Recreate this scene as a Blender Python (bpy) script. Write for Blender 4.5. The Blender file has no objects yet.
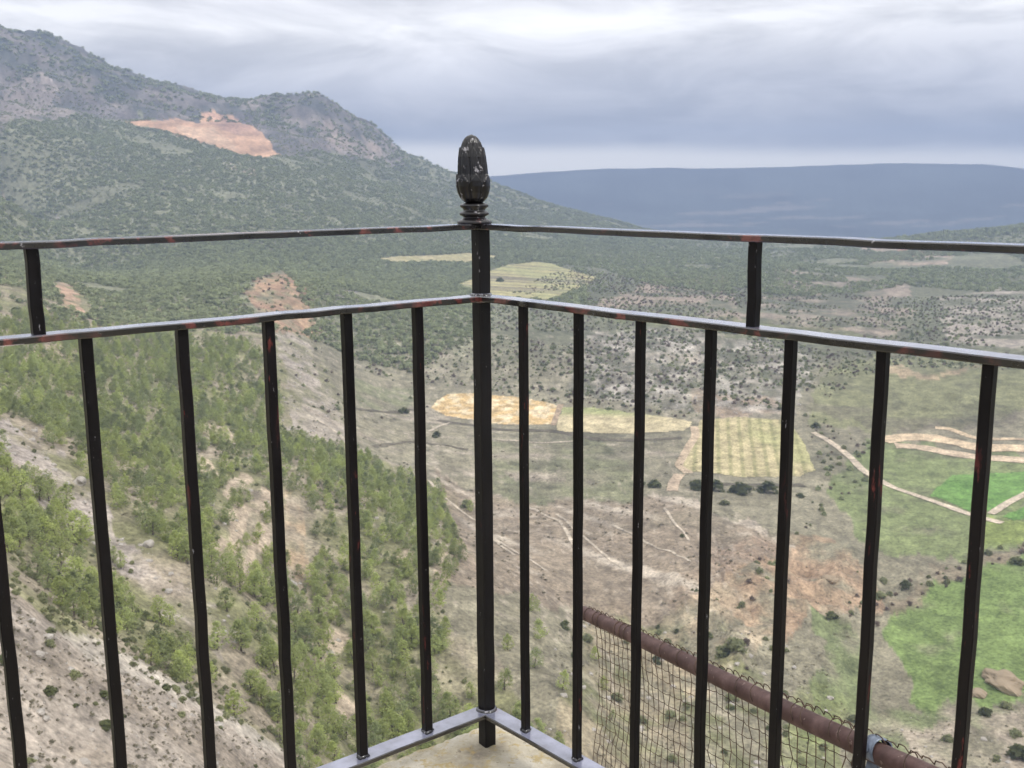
import bpy, bmesh, math, random
import numpy as np
from mathutils import Vector, Matrix

random.seed(7)
rng = np.random.default_rng(7)
S = bpy.context.scene
C = S.collection

# ------------------------------------------------------------------ camera
FOC, PITCH, ROLL = 1064.6, 0.1890, -0.0080
def cam_axes():
    f = np.array([0, math.cos(PITCH), -math.sin(PITCH)])
    r = np.array([1.0, 0, 0])
    u = np.cross(r, f)
    r2 = r * math.cos(ROLL) + u * math.sin(ROLL)
    u2 = u * math.cos(ROLL) - r * math.sin(ROLL)
    return r2, u2, f
CR, CU, CF = cam_axes()
cam = bpy.data.objects.new('camera', bpy.data.cameras.new('camera'))
C.objects.link(cam)
cam.matrix_world = Matrix(((CR[0], CU[0], -CF[0], 0), (CR[1], CU[1], -CF[1], 0), (CR[2], CU[2], -CF[2], 0), (0, 0, 0, 1)))
cam.data.sensor_width = 36
cam.data.lens = FOC / 1024 * 36
cam.data.clip_start = 0.05
cam.data.clip_end = 30000
cam.data.dof.use_dof = True
cam.data.dof.focus_distance = 2.1
cam.data.dof.aperture_fstop = 15
S.camera = cam

# ------------------------------------------------------------------ light
SUN_EL, SUN_AZ = math.radians(52), math.radians(125)      # azimuth clockwise from +Y (the view)
S.view_settings.view_transform = 'Standard'
S.view_settings.look = 'None'
S.view_settings.exposure = 0.6
S.view_settings.gamma = 1
S.view_settings.use_curve_mapping = False
try:
    S.cycles.use_denoising = True
    S.cycles.max_bounces = 5
    S.cycles.diffuse_bounces = 2
    S.cycles.glossy_bounces = 2
    S.cycles.transparent_max_bounces = 4
    S.cycles.volume_bounces = 0
    S.cycles.caustics_reflective = False
    S.cycles.caustics_refractive = False
except Exception:
    pass

def srgb(r, g, b, a=1.0):
    f = lambda c: ((c / 255 + 0.055) / 1.055) ** 2.4 if c > 10 else c / 255 / 12.92
    return (f(r), f(g), f(b), a)

W = bpy.data.worlds.new('World')
S.world = W
W.use_nodes = True
def build_world():
    nt = W.node_tree
    nt.nodes.clear()
    N = lambda t: nt.nodes.new(t)
    out = N('ShaderNodeOutputWorld'); bg = N('ShaderNodeBackground')
    bg.inputs[1].default_value = 0.1
    nt.links.new(bg.outputs[0], out.inputs[0])
    sky = N('ShaderNodeTexSky'); sky.sky_type = 'NISHITA'; sky.sun_disc = False
    sky.sun_elevation = SUN_EL; sky.sun_rotation = SUN_AZ
    tc = N('ShaderNodeTexCoord')
    sep = N('ShaderNodeSeparateXYZ'); nt.links.new(tc.outputs['Generated'], sep.inputs[0])
    # cloud streaks: noise in direction space, flattened towards the horizon
    mp = N('ShaderNodeMapping'); mp.inputs['Scale'].default_value = (2.6, 2.6, 17)
    mp.inputs['Location'].default_value = (3.1, 0.4, 1.7)
    nt.links.new(tc.outputs['Generated'], mp.inputs[0])
    n1 = N('ShaderNodeTexNoise'); n1.inputs['Scale'].default_value = 1.15
    n1.inputs['Detail'].default_value = 7; n1.inputs['Roughness'].default_value = 0.52
    n1.inputs['Distortion'].default_value = 0.5
    nt.links.new(mp.outputs[0], n1.inputs['Vector'])
    # elevation, wobbled by the noise so that the bands are uneven
    wob = N('ShaderNodeMath'); wob.operation = 'MULTIPLY_ADD'
    nt.links.new(n1.outputs[0], wob.inputs[0]); wob.inputs[1].default_value = 0.045
    add = N('ShaderNodeMath'); add.operation = 'ADD'
    wob.inputs[2].default_value = -0.0225
    nt.links.new(sep.outputs[2], add.inputs[0]); nt.links.new(wob.outputs[0], add.inputs[1])
    mr = N('ShaderNodeMapRange'); mr.inputs[1].default_value = 0.0; mr.inputs[2].default_value = 0.25
    nt.links.new(add.outputs[0], mr.inputs[0])
    ramp = N('ShaderNodeValToRGB')
    el = ramp.color_ramp.elements
    stops = [(0.0, srgb(250, 248, 244)), (0.05, srgb(246, 245, 243)), (0.095, srgb(224, 219, 212)), (0.20, srgb(206, 201, 196)),
             (0.32, srgb(208, 205, 204)), (0.43, srgb(226, 223, 221)), (0.54, srgb(244, 241, 237)), (0.62, srgb(228, 225, 223)),
             (0.76, srgb(226, 223, 223)), (1.0, srgb(245, 244, 244))]
    while len(el) < len(stops): el.new(0.5)
    for e, (p, c) in zip(el, stops): e.position = p; e.color = c
    nt.links.new(mr.outputs[0], ramp.inputs[0])
    # lighter and darker patches
    n2 = N('ShaderNodeTexNoise'); n2.inputs['Scale'].default_value = 2.6; n2.inputs['Detail'].default_value = 9; n2.inputs['Roughness'].default_value = .6; n2.inputs['Distortion'].default_value = .6
    mp2 = N('ShaderNodeMapping'); mp2.inputs['Scale'].default_value = (2.1, 2.1, 8.5)
    mp2.inputs['Location'].default_value = (0.35, 2.2, 0.9)
    nt.links.new(tc.outputs['Generated'], mp2.inputs[0]); nt.links.new(mp2.outputs[0], n2.inputs['Vector'])
    pr = N('ShaderNodeMapRange'); pr.inputs[1].default_value = 0.38; pr.inputs[2].default_value = 0.62
    pr.inputs[3].default_value = 0.76; pr.inputs[4].default_value = 1.30
    nt.links.new(n2.outputs[0], pr.inputs[0])
    # an overcast sky is brighter overhead
    zr = N('ShaderNodeMapRange'); zr.inputs[1].default_value = 0.15; zr.inputs[2].default_value = 0.9
    zr.inputs[3].default_value = 10.8; zr.inputs[4].default_value = 13.0
    nt.links.new(sep.outputs[2], zr.inputs[0])
    m = N('ShaderNodeMath'); m.operation = 'MULTIPLY'
    # low sky brightened to offset the dimming by the haze in front
    hb = N('ShaderNodeMapRange'); hb.interpolation_type = 'SMOOTHSTEP'
    for q, v in enumerate((0.02, 0.11, 1.75, 1.0)): hb.inputs[q + 1].default_value = v
    nt.links.new(sep.outputs[2], hb.inputs[0])
    m0 = N('ShaderNodeMath'); m0.operation = 'MULTIPLY'
    nt.links.new(zr.outputs[0], m0.inputs[0]); nt.links.new(hb.outputs[0], m0.inputs[1])
    nt.links.new(pr.outputs[0], m.inputs[0]); nt.links.new(m0.outputs[0], m.inputs[1])
    # thin spot in the deck where it glows brighter
    bd = Vector((0.005, 0.99, 0.113)).normalized()
    sb = N('ShaderNodeVectorMath'); sb.operation = 'SUBTRACT'; sb.inputs[1].default_value = bd
    nt.links.new(tc.outputs['Generated'], sb.inputs[0])
    sc = N('ShaderNodeVectorMath'); sc.operation = 'MULTIPLY'; sc.inputs[1].default_value = (1.0, 1.0, 5.2)
    nt.links.new(sb.outputs[0], sc.inputs[0])
    ln = N('ShaderNodeVectorMath'); ln.operation = 'LENGTH'; nt.links.new(sc.outputs[0], ln.inputs[0])
    la = N('ShaderNodeMath'); la.operation = 'MULTIPLY_ADD'; la.inputs[1].default_value = 0.35
    nt.links.new(n2.outputs[0], la.inputs[0]); nt.links.new(ln.outputs['Value'], la.inputs[2])
    lr = N('ShaderNodeMapRange'); lr.interpolation_type = 'SMOOTHSTEP'
    for q, v in enumerate((0.17, 0.48, 1.30, 1.0)): lr.inputs[q + 1].default_value = v
    nt.links.new(la.outputs[0], lr.inputs[0])
    mm_ = N('ShaderNodeMath'); mm_.operation = 'MULTIPLY'
    nt.links.new(m.outputs[0], mm_.inputs[0]); nt.links.new(lr.outputs[0], mm_.inputs[1]); m = mm_
    vm = N('ShaderNodeVectorMath'); vm.operation = 'SCALE'
    nt.links.new(ramp.outputs[0], vm.inputs[0]); nt.links.new(m.outputs[0], vm.inputs['Scale'])
    # the clear, bright gap under the cloud deck along the horizon; wider towards the mountain
    w2 = N('ShaderNodeMath'); w2.operation = 'MULTIPLY_ADD'; w2.inputs[1].default_value = 0.018
    nt.links.new(n1.outputs[0], w2.inputs[0]); nt.links.new(sep.outputs[2], w2.inputs[2])
    w3 = N('ShaderNodeMath'); w3.operation = 'MULTIPLY_ADD'; w3.inputs[1].default_value = 0.020
    nt.links.new(sep.outputs[0], w3.inputs[0]); nt.links.new(w2.outputs[0], w3.inputs[2])
    gp = N('ShaderNodeMapRange'); gp.interpolation_type = 'SMOOTHSTEP'
    for q, v in enumerate((0.031, 0.047, 1.0, 0.0)): gp.inputs[q + 1].default_value = v
    nt.links.new(w3.outputs[0], gp.inputs[0])
    gm = N('ShaderNodeMix'); gm.data_type = 'RGBA'
    nt.links.new(gp.outputs[0], gm.inputs[0]); nt.links.new(vm.outputs[0], gm.inputs[6]); gm.inputs[7].default_value = (40.0, 37.0, 31.5, 1)
    mix = N('ShaderNodeMix'); mix.data_type = 'RGBA'; mix.inputs[0].default_value = 0.975
    nt.links.new(sky.outputs[0], mix.inputs[6]); nt.links.new(gm.outputs[2], mix.inputs[7])
    nt.links.new(mix.outputs[2], bg.inputs[0])
build_world()

sun = bpy.data.objects.new('sun', bpy.data.lights.new('sun', 'SUN'))
C.objects.link(sun)
sun.data.energy = 1.4
sun.data.angle = math.radians(14)
sun.data.color = (1.0, 0.965, 0.91)
sdir = Vector((math.sin(SUN_AZ) * math.cos(SUN_EL), math.cos(SUN_AZ) * math.cos(SUN_EL), math.sin(SUN_EL)))
sun.rotation_euler = sdir.to_track_quat('Z', 'Y').to_euler()

# ------------------------------------------------------------------ helpers
def pix_dir(px, py):
    d = CF * FOC + CR * (px - 512) - CU * (py - 384)
    return d / np.linalg.norm(d)
def pix_polar(px, py):
    d = pix_dir(px, py)
    return math.atan2(d[0], d[1]), d[2] / math.hypot(d[0], d[1])
def to_pix(p):
    p = np.asarray(p, float)
    d = p @ CF
    return 512 + FOC * (p @ CR) / d, 384 - FOC * (p @ CU) / d

def _hash(ix, iy, seed):
    h = (ix.astype(np.int64) * 374761393 + iy.astype(np.int64) * 668265263 + seed * 1442695041) & 0x7fffffff
    h = ((h ^ (h >> 13)) * 1274126177) & 0x7fffffff
    h = h ^ (h >> 16)
    return (h & 0xffff) / 65535.0
def vnoise(x, y, seed=0):
    ix = np.floor(x); iy = np.floor(y)
    fx = x - ix; fy = y - iy
    fx = fx * fx * fx * (fx * (fx * 6 - 15) + 10); fy = fy * fy * fy * (fy * (fy * 6 - 15) + 10)
    ix = ix.astype(np.int64); iy = iy.astype(np.int64)
    a = _hash(ix, iy, seed); b = _hash(ix + 1, iy, seed); c = _hash(ix, iy + 1, seed); d = _hash(ix + 1, iy + 1, seed)
    return (a * (1 - fx) + b * fx) * (1 - fy) + (c * (1 - fx) + d * fx) * fy
def fbm(x, y, octaves=4, seed=0, gain=0.5):
    x = np.asarray(x, float); y = np.asarray(y, float)
    s = np.zeros(np.broadcast(x, y).shape); a = 1.0; t = 0.0
    for k in range(octaves):
        c, n = math.cos(0.7 * k + .3), math.sin(0.7 * k + .3)
        s += a * vnoise((x * c - y * n) * 2 ** k + 17.3 * k, (x * n + y * c) * 2 ** k - 9.1 * k, seed + k)
        t += a; a *= gain
    return s / t * 2 - 1
def ridged(x, y, octaves=4, seed=0):
    s = np.zeros(np.shape(x)); a = 1.0; t = 0.0
    for k in range(octaves):
        s += a * (1 - np.abs(2 * vnoise(x * 2 ** k + 5.2 * k, y * 2 ** k + 3.7 * k, seed + k) - 1)); t += a; a *= 0.5
    return s / t
def sstep(a, b, x):
    t = np.clip((x - a) / (b - a), 0, 1)
    return t * t * (3 - 2 * t)
def in_poly(x, y, poly):
    x = np.asarray(x); y = np.asarray(y)
    r = np.zeros(np.broadcast(x, y).shape, bool)
    n = len(poly)
    for i in range(n):
        x0, y0 = poly[i]; x1, y1 = poly[(i + 1) % n]
        if y0 == y1: continue
        c = ((y0 > y) != (y1 > y)) & (x < (x1 - x0) * (y - y0) / (y1 - y0) + x0)
        r ^= c
    return r

def tag(o, label=None, cat=None, group=None, kind=None):
    if label: o['label'] = label
    if cat: o['category'] = cat
    if group: o['group'] = group
    if kind: o['kind'] = kind
    return o
def empty(name, loc):
    o = bpy.data.objects.new(name, None)
    o.empty_display_size = 0.2
    C.objects.link(o); o.location = loc
    return o
def link_mesh(name, me, mat=None, parent=None):
    o = bpy.data.objects.new(name, me)
    C.objects.link(o)
    if mat is not None and not me.materials: me.materials.append(mat)
    if parent is not None:
        o.parent = parent
    return o
def mesh_np(name, verts, faces_idx, nper, smooth=True):
    """verts (n,3) array; faces_idx (m,nper) array"""
    me = bpy.data.meshes.new(name)
    verts = np.ascontiguousarray(verts, np.float32); faces_idx = np.ascontiguousarray(faces_idx, np.int32)
    m = len(faces_idx)
    me.vertices.add(len(verts)); me.vertices.foreach_set('co', verts.ravel())
    me.loops.add(m * nper); me.loops.foreach_set('vertex_index', faces_idx.ravel())
    me.polygons.add(m)
    me.polygons.foreach_set('loop_start', np.arange(0, m * nper, nper, dtype=np.int32))
    me.polygons.foreach_set('loop_total', np.full(m, nper, np.int32))
    me.polygons.foreach_set('use_smooth', np.full(m, smooth, bool))
    me.update(calc_edges=True)
    me.validate()
    return me

class MatB:
    def __init__(self, name, rough=0.9, spec=0.3):
        self.m = bpy.data.materials.new(name); self.m.use_nodes = True
        self.nt = self.m.node_tree
        self.b = self.nt.nodes['Principled BSDF']
        self.b.inputs['Roughness'].default_value = rough
        self.b.inputs['Specular IOR Level'].default_value = spec
    def n(self, t): return self.nt.nodes.new(t)
    def l(self, a, b): self.nt.links.new(a, b)
    def coord(self, kind='Object', scale=(1, 1, 1), rot=(0, 0, 0)):
        tc = self.n('ShaderNodeTexCoord'); mp = self.n('ShaderNodeMapping')
        mp.inputs['Scale'].default_value = scale; mp.inputs['Rotation'].default_value = rot
        self.l(tc.outputs[kind], mp.inputs[0]); return mp.outputs[0]
    def noise(self, vec, scale, detail=4, rough=0.55):
        t = self.n('ShaderNodeTexNoise'); t.inputs['Scale'].default_value = scale
        t.inputs['Detail'].default_value = detail; t.inputs['Roughness'].default_value = rough
        if vec is not None: self.l(vec, t.inputs['Vector'])
        return t.outputs[0]
    def ramp(self, fac, stops):
        r = self.n('ShaderNodeValToRGB'); e = r.color_ramp.elements
        while len(e) < len(stops): e.new(0.5)
        for x, (p, c) in zip(e, stops): x.position = p; x.color = c if len(c) == 4 else (*c, 1)
        self.l(fac, r.inputs[0]); return r.outputs[0]
    def mix(self, fac, a, b, mode='MIX'):
        m = self.n('ShaderNodeMix'); m.data_type = 'RGBA'; m.blend_type = mode
        for s, v in ((m.inputs[0], fac), (m.inputs[6], a), (m.inputs[7], b)):
            if hasattr(v, 'is_linked'): self.l(v, s)
            else: s.default_value = v if not isinstance(v, tuple) or len(v) == 4 else (*v, 1)
        return m.outputs[2]
    def rng(self, v, a, b, c, d):
        m = self.n('ShaderNodeMapRange'); self.l(v, m.inputs[0])
        for i, q in enumerate((a, b, c, d)): m.inputs[i + 1].default_value = q
        return m.outputs[0]
    def color(self, v): self.l(v, self.b.inputs['Base Color'])
    def bump(self, h, strength=0.3, dist=0.01):
        b = self.n('ShaderNodeBump'); b.inputs['Strength'].default_value = strength; b.inputs['Distance'].default_value = dist
        self.l(h, b.inputs['Height']); self.l(b.outputs[0], self.b.inputs['Normal'])

# ------------------------------------------------------------------ terrain
# Ground as surveyed from the viewpoint: bearing, slope angle and distance of known points, a smooth surface through them.
CP = []   # (azimuth, ln r, tan elevation)
def P(px, py, d):
    a, t = pix_polar(px, py); CP.append((a, math.log(d), t))
def V(px, py, z):
    a, t = pix_polar(px, py); CP.append((a, math.log(z / t), t))
def A(azdeg, d, z):
    CP.append((math.radians(azdeg), math.log(d), z / d))
for az in (-40, -30, -20):
    for d, t in ((2.5, -1.6), (12, -1.05), (30, -.82), (60, -.69)): A(az, d, d * t)
for az in (-10, 0):
    for d, t in ((2.5, -1.7), (12, -1.2), (30, -1.0), (60, -.86), (110, -.74)): A(az, d, d * t)
for az in (10, 20, 30, 40):
    for d, t in ((2.5, -1.7), (12, -1.3), (30, -1.15), (60, -1.0), (120, -.87)): A(az, d, d * t)
for az in (-180, 180, -130, 130):
    for d, z in ((2.5, -3), (30, -4), (150, -8), (1000, -30), (9000, -150)): A(az, d, z)
for d, z in ((2.5, -4), (30, -18), (150, -45), (600, -30), (2000, 150), (9000, 0)): A(-80, d, z)
for d, z in ((2.5, -4), (30, -30), (150, -110), (600, -115), (2000, -80), (9000, 0)): A(80, d, z)
for q in [(0,768,105),(110,768,118),(230,768,136),(0,650,132),(90,648,150),(180,695,155),(290,750,168),(0,585,150),(40,590,175),(100,560,222),(150,620,196),
          (30,520,214),(200,640,196),(300,690,196),(60,470,258),(150,540,233),(240,600,218),(350,740,190),(420,765,190),(520,760,200),
          (330,650,226),(440,680,222),(300,560,268),(400,600,256),(200,480,305),(300,490,315),(400,520,315),(455,560,290),(520,640,246),(560,700,218),
          (0,420,300),(100,420,365),(200,410,425),(270,430,420),(300,385,520),(220,350,545),(100,350,520),(0,350,450),(0,290,620),(100,310,645),
          (180,320,655),(280,330,640),(340,340,700),(280,285,790),(400,380,640),(370,420,515),(430,450,475),(460,520,385)]: P(*q)
for q in [(520,520,-127),(620,520,-127),(700,500,-126),(620,600,-126),(700,640,-124),(780,620,-124),(850,600,-131),(950,560,-130),(1024,640,-131),
          (1000,768,-131),(850,720,-133),(700,740,-127),(620,700,-126),(750,445,-126),(560,415,-124),(460,405,-124),(640,425,-125),(900,430,-125),
          (980,490,-128),(1010,430,-124),(850,470,-128),(950,390,-118),(860,370,-116),(1020,380,-114),(700,390,-118),(640,350,-112),(560,360,-114),
          (500,350,-110),(420,340,-104),(820,310,-116),(950,320,-113),(700,290,-108),(540,290,-103),(540,262,-100),(450,265,-97),(400,300,-95),
          (330,270,-88),(250,270,-80),(150,280,-75),(60,260,-75),(0,240,-70),(600,250,-104),(750,262,-110),(900,264,-111),(1020,266,-110),
          (650,243,-107),(800,246,-110),(1300,560,-130),(1300,400,-118),(1300,300,-108)]: V(*q)
for q in [(700,238,2200),(800,240,2200),(900,243,2200),(940,238,2150),(980,232,2100),(1024,226,2050),(1150,214,2050),(650,236,2500),(600,224,2500),(560,210,2450),(520,195,2420),
          (0,200,1250),(150,220,1300),(300,230,1350),(430,235,1450),(520,235,1600),(0,150,1600),(150,160,1650),(300,180,1650),(420,195,1750),(500,215,1900),
          (0,110,1850),(130,118,1950),(230,140,1850),(300,140,1950),(380,160,2050),(0,80,2050),(100,95,2080),(200,110,2130),(256,112,2150),(322,113,2190),
          (-300,500,160),(-300,300,450),(-300,200,1100),(-300,100,1700),(-300,650,90)]: P(*q)
RIDGE = [(-400,-40,2150),(-250,-40,2180),(-100,-5,2200),(0,30,2200),(50,43,2200),(100,58,2220),(150,77,2240),(200,91,2260),(256,94,2280),(322,95,2260),(350,112,2270),(378,127,2290),
         (405,150,2320),(440,162,2350),(480,175,2380)]
for px, py, d in RIDGE:
    py += 3
    P(px, py, d); P(px, py + 30, d * 1.2); P(px, 215, 3300)
FARCREST = [(-300,200),(0,196),(250,186),(400,176),(490,172),(560,168),(600,167),(660,167),(750,166),(830,164),(900,163),(985,163),(1024,167),(1150,170),(1350,180)]
for px, py in [(x_, y_ + 5) for x_, y_ in FARCREST]:
    P(px, py, 6500); P(px, py + 14, 9000); P(px, py + 20 if px < 480 else 206, 5400); P(px, 243, 4300)
    if px >= 560: P(px, 264, 3100)
CP = np.array(CP)
def tps_fit(cp, lam=2e-4):
    n = len(cp); X = cp[:, :2] * np.array([2.2, 1.0])
    d2 = ((X[:, None] - X[None]) ** 2).sum(-1)
    K = 0.5 * d2 * np.log(d2 + 1e-12) + lam * np.eye(n)
    Q = np.c_[np.ones(n), X]
    M = np.block([[K, Q], [Q.T, np.zeros((3, 3))]])
    w = np.linalg.solve(M, np.r_[cp[:, 2], 0, 0, 0])
    return X, w
TX, TW = tps_fit(CP)
def base_tan(az, lr):
    out = np.empty(az.shape); a = az.ravel() * 2.2; l = lr.ravel(); o = out.ravel()
    for i in range(0, len(a), 20000):
        s = slice(i, i + 20000)
        d2 = (a[s, None] - TX[None, :, 0]) ** 2 + (l[s, None] - TX[None, :, 1]) ** 2
        o[s] = (0.5 * d2 * np.log(d2 + 1e-12)) @ TW[:-3] + TW[-3] + TW[-2] * a[s] + TW[-1] * l[s]
    return o.reshape(az.shape)

R0, R1, NR = 2.5, 9000.0, 900
LR = np.linspace(math.log(R0), math.log(R1), NR)
AZ = np.unique(np.r_[np.radians(np.linspace(-180, -40, 36)), np.radians(np.linspace(-40, -27, 40)), np.radians(np.linspace(-27, 27, 620)),
                     np.radians(np.linspace(27, 40, 40)), np.radians(np.linspace(40, 180, 36))])
cA = np.linspace(-math.pi, math.pi, 2)
# base surface on a coarser lattice, then resampled
ca = np.unique(np.r_[np.radians(np.linspace(-180, -40, 24)), np.radians(np.linspace(-40, 40, 200)), np.radians(np.linspace(40, 180, 24))])
cl = np.linspace(LR[0], LR[-1], 300)
BT = base_tan(*np.meshgrid(ca, cl, indexing='ij'))
def interp2(ga, gl, F, a, l):
    i = np.clip(np.searchsorted(ga, a) - 1, 0, len(ga) - 2); j = np.clip(np.searchsorted(gl, l) - 1, 0, len(gl) - 2)
    u = (a - ga[i]) / (ga[i + 1] - ga[i]); v = (l - gl[j]) / (gl[j + 1] - gl[j])
    return F[i, j] * (1 - u) * (1 - v) + F[i + 1, j] * u * (1 - v) + F[i, j + 1] * (1 - u) * v + F[i + 1, j + 1] * u * v
AA, LL = np.meshgrid(AZ, LR, indexing='ij')
TT = interp2(ca, cl, BT, AA, LL)
RR = np.exp(LL)
GX = RR * np.sin(AA); GY = RR * np.cos(AA)
GZ = TT * RR

def raycast(px, py, Zg):
    a, t = pix_polar(px, py)
    i = int(np.clip(np.searchsorted(AZ, a) - 1, 0, len(AZ) - 2)); u = (a - AZ[i]) / (AZ[i + 1] - AZ[i])
    z = Zg[i] * (1 - u) + Zg[i + 1] * u
    r = np.exp(LR); gap = z - r * t
    k = np.nonzero((gap > 0) & (r > 40))[0]
    if len(k) == 0: k0 = len(r) - 1; d = r[k0]
    else:
        k0 = k[0]; g0, g1 = gap[k0 - 1], gap[k0]
        d = r[k0 - 1] + (r[k0] - r[k0 - 1]) * (-g0) / (g1 - g0)
    return d * math.sin(a), d * math.cos(a)
BASEZ = GZ.copy()
def plan(poly, Zg=None):
    return [raycast(x, y, BASEZ if Zg is None else Zg) for x, y in poly]

FIELDS = {
 'stubble': [(430,408),(437,400),(447,394),(475,393),(520,397),(545,402),(559,405),(557,416),(551,425),(500,425),(470,420),(445,416)],
 'straw': [(562,407),(600,408),(650,414),(692,421),(690,428),(684,431),(640,434),(600,434),(556,431),(556,424)],
 'vineyard': [(700,420),(745,417),(790,421),(806,445),(816,470),(800,477),(745,478),(700,473),(681,470),(681,458),(690,446)],
 'green': [(929,495),(940,484),(952,475),(975,474),(1040,470),(1040,488),(1010,502),(992,511),(973,513)],
 'wedge': [(1000,517),(1040,499),(1040,518),(1014,521)],
 'far': [(455,285),(491,270),(508,265),(536,262),(553,264),(597,277),(590,285),(548,301),(485,297)],
 'strip': [(372,259),(400,256),(470,253),(500,256),(480,263),(430,262),(395,263)],
}
FP = {k: plan(v) for k, v in FIELDS.items()}

# relief that the smooth surface lacks
mtn = sstep(1500, 2000, RR) * sstep(3600, 2700, RR) * sstep(math.radians(4), math.radians(-3), AA)
hill = sstep(700, 1300, RR) * sstep(3300, 2700, RR) * (1 - mtn)
near = sstep(60, 140, RR) * sstep(900, 600, RR)
left = sstep(math.radians(4), math.radians(-6), AA)
flat = np.ones_like(RR)
for k, poly in FP.items():
    pc = np.mean(poly, axis=0); pr = max(math.hypot(x - pc[0], y - pc[1]) for x, y in poly) + 1
    d = np.hypot(GX - pc[0], GY - pc[1]) / pr
    flat = np.minimum(flat, sstep(0.85, 1.35, d))
valley = near * (1 - left)
dz = near * left * (1.6 * fbm(GX / 26, GY / 26, 4, 11) + 2.2 * (ridged(GX / 60, GY / 60, 3, 21) - .6))
dz += near * .45 * fbm(GX / 5, GY / 5, 3, 33)
dz += valley * (0.9 * fbm(GX / 30, GY / 30, 4, 31) + 0.5 * (ridged(GX / 22, GY / 22, 4, 32) - .6))
dz += hill * (9 * fbm(GX / 160, GY / 160, 5, 41) + 5 * (ridged(GX / 120, GY / 120, 3, 43) - .6))
dz += mtn * (34 * (ridged(GX / 210, GY / 210, 5, 51) - 1.0) + 16 * fbm(GX / 70, GY / 70, 4, 52))
dz += sstep(3500, 4500, RR) * (34 * (ridged(GX / 900, GY / 900, 5, 61) - .95))
# badlands on the right of the valley and rocky knolls behind the fields
def blob(px, py, sx, sy):
    x, y = raycast(px, py, BASEZ)
    r = math.hypot(x, y); a = math.atan2(x, y)
    return np.exp(-((AA - a) / math.radians(sx)) ** 2 - ((RR - r) / sy) ** 2)
bad = np.clip(blob(770, 575, 5.5, 45) + blob(690, 640, 4.5, 40) + blob(850, 590, 2.5, 35), 0, 1)
dz += bad * (9.5 * (ridged(GX / 24, GY / 24, 5, 71) - .62) + 2.0 * fbm(GX / 7, GY / 7, 3, 72))
knoll = np.clip(blob(690, 365, 6, 70) + blob(840, 330, 6, 90) + blob(980, 320, 5, 90) + blob(600, 375, 3, 50), 0, 1)
dz += knoll * (9 * (ridged(GX / 55, GY / 55, 5, 81) - .55) + 3 * fbm(GX / 18, GY / 18, 4, 82))
qb = blob(205, 132, 4.5, 260)
dz = dz * (1 - .75 * np.clip(qb, 0, 1))
GZ = GZ + dz * flat
TERR = GZ
# a cliff-shelf under the balcony stays clear of the view
def ground_z(x, y):
    x = np.asarray(x, float); y = np.asarray(y, float)
    return interp2(AZ, LR, TERR, np.arctan2(x, y), np.log(np.hypot(x, y)))

# ---- land cover
def rgb(*c): return np.array(c, float)
COL = np.empty(GX.shape + (3,)); COL[:] = rgb(.228, .206, .143)
jx = GX + RR * (0.018 * fbm(GX / (0.025 * RR + 2), GY / (0.025 * RR + 2), 3, 91) + .010 * fbm(GX / 15, GY / 15, 4, 92))
jy = GY + RR * (0.036 * fbm(GX / (0.025 * RR + 2) + 40, GY / (0.025 * RR + 2), 3, 93) + .016 * fbm(GX / 15 + 9, GY / 15, 4, 94))
def paint(poly, col, amt=1.0, breakup=0.0, bs=20.0, seed=100, rag=1.0):
    pp = plan(poly)
    m = in_poly(GX + (jx - GX) * rag, GY + (jy - GY) * rag, pp).astype(float) * amt
    if breakup > 0: m *= sstep(breakup - .18, breakup + .18, fbm(GX / bs, GY / bs, 4, seed) * .5 + .5)
    COL[:] = COL * (1 - m[..., None]) + rgb(*col) * m[..., None]
    return m
g = fbm(GX / 40, GY / 40, 5, 101)[..., None]
COL *= 1 + .18 * g
# mottled mid-distance: olive scrub ground and pale stone
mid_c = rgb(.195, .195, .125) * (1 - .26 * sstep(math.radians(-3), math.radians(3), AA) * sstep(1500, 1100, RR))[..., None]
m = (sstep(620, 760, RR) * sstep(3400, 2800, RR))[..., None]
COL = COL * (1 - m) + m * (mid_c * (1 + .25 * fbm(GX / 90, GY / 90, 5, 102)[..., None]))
# far hills: dark woods
m = sstep(3000, 3900, RR)[..., None]
COL = COL * (1 - m) + m * (rgb(.085, .105, .100) * (1 + .75 * fbm(GX / 260, GY / 420, 6, 103)[..., None]))
pal = sstep(.22, .42, fbm(GX / 420 + 3, GY / 130, 5, 104)) * sstep(4600, 5000, RR) * sstep(6000, 5500, RR)
COL = COL * (1 - .8 * pal[..., None]) + .8 * pal[..., None] * rgb(.30, .27, .23)
ROCK, ORANGE, PALE, OLIVE = (.155, .136, .128), (.52, .31, .17), (.40, .345, .285), (.205, .198, .105)
# left hillside
paint([(-80,240),(0,240),(130,300),(260,330),(300,400),(340,445),(450,485),(470,560),(450,620),(500,680),(580,790),(-80,790)], OLIVE)
paint([(-80,240),(0,240),(130,300),(260,330),(300,400),(340,445),(450,485),(470,560),(450,620),(500,680),(580,790),(-80,790)], (.30,.25,.19), .9, .56, 16, 111)
paint([(-80,545),(0,578),(60,630),(110,652),(200,702),(260,742),(330,800),(-80,820)], (.37,.318,.262))
paint([(-80,545),(0,578),(60,630),(110,652),(200,702),(260,742),(330,800),(-80,820)], (.27,.225,.175), .8, .55, 7, 112)
paint([(55,626),(110,648),(200,698),(270,745),(300,770),(255,750),(190,708),(100,664)], (.47,.42,.35), .8)
paint([(-60,425),(30,426),(62,470),(110,520),(190,586),(246,640),(228,668),(170,612),(90,540),(20,480)], (.36,.31,.27), 1, .42, 12, 113)
paint([(20,545),(60,555),(120,590),(110,600),(50,575)], PALE, .9, .4, 9, 114)
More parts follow.
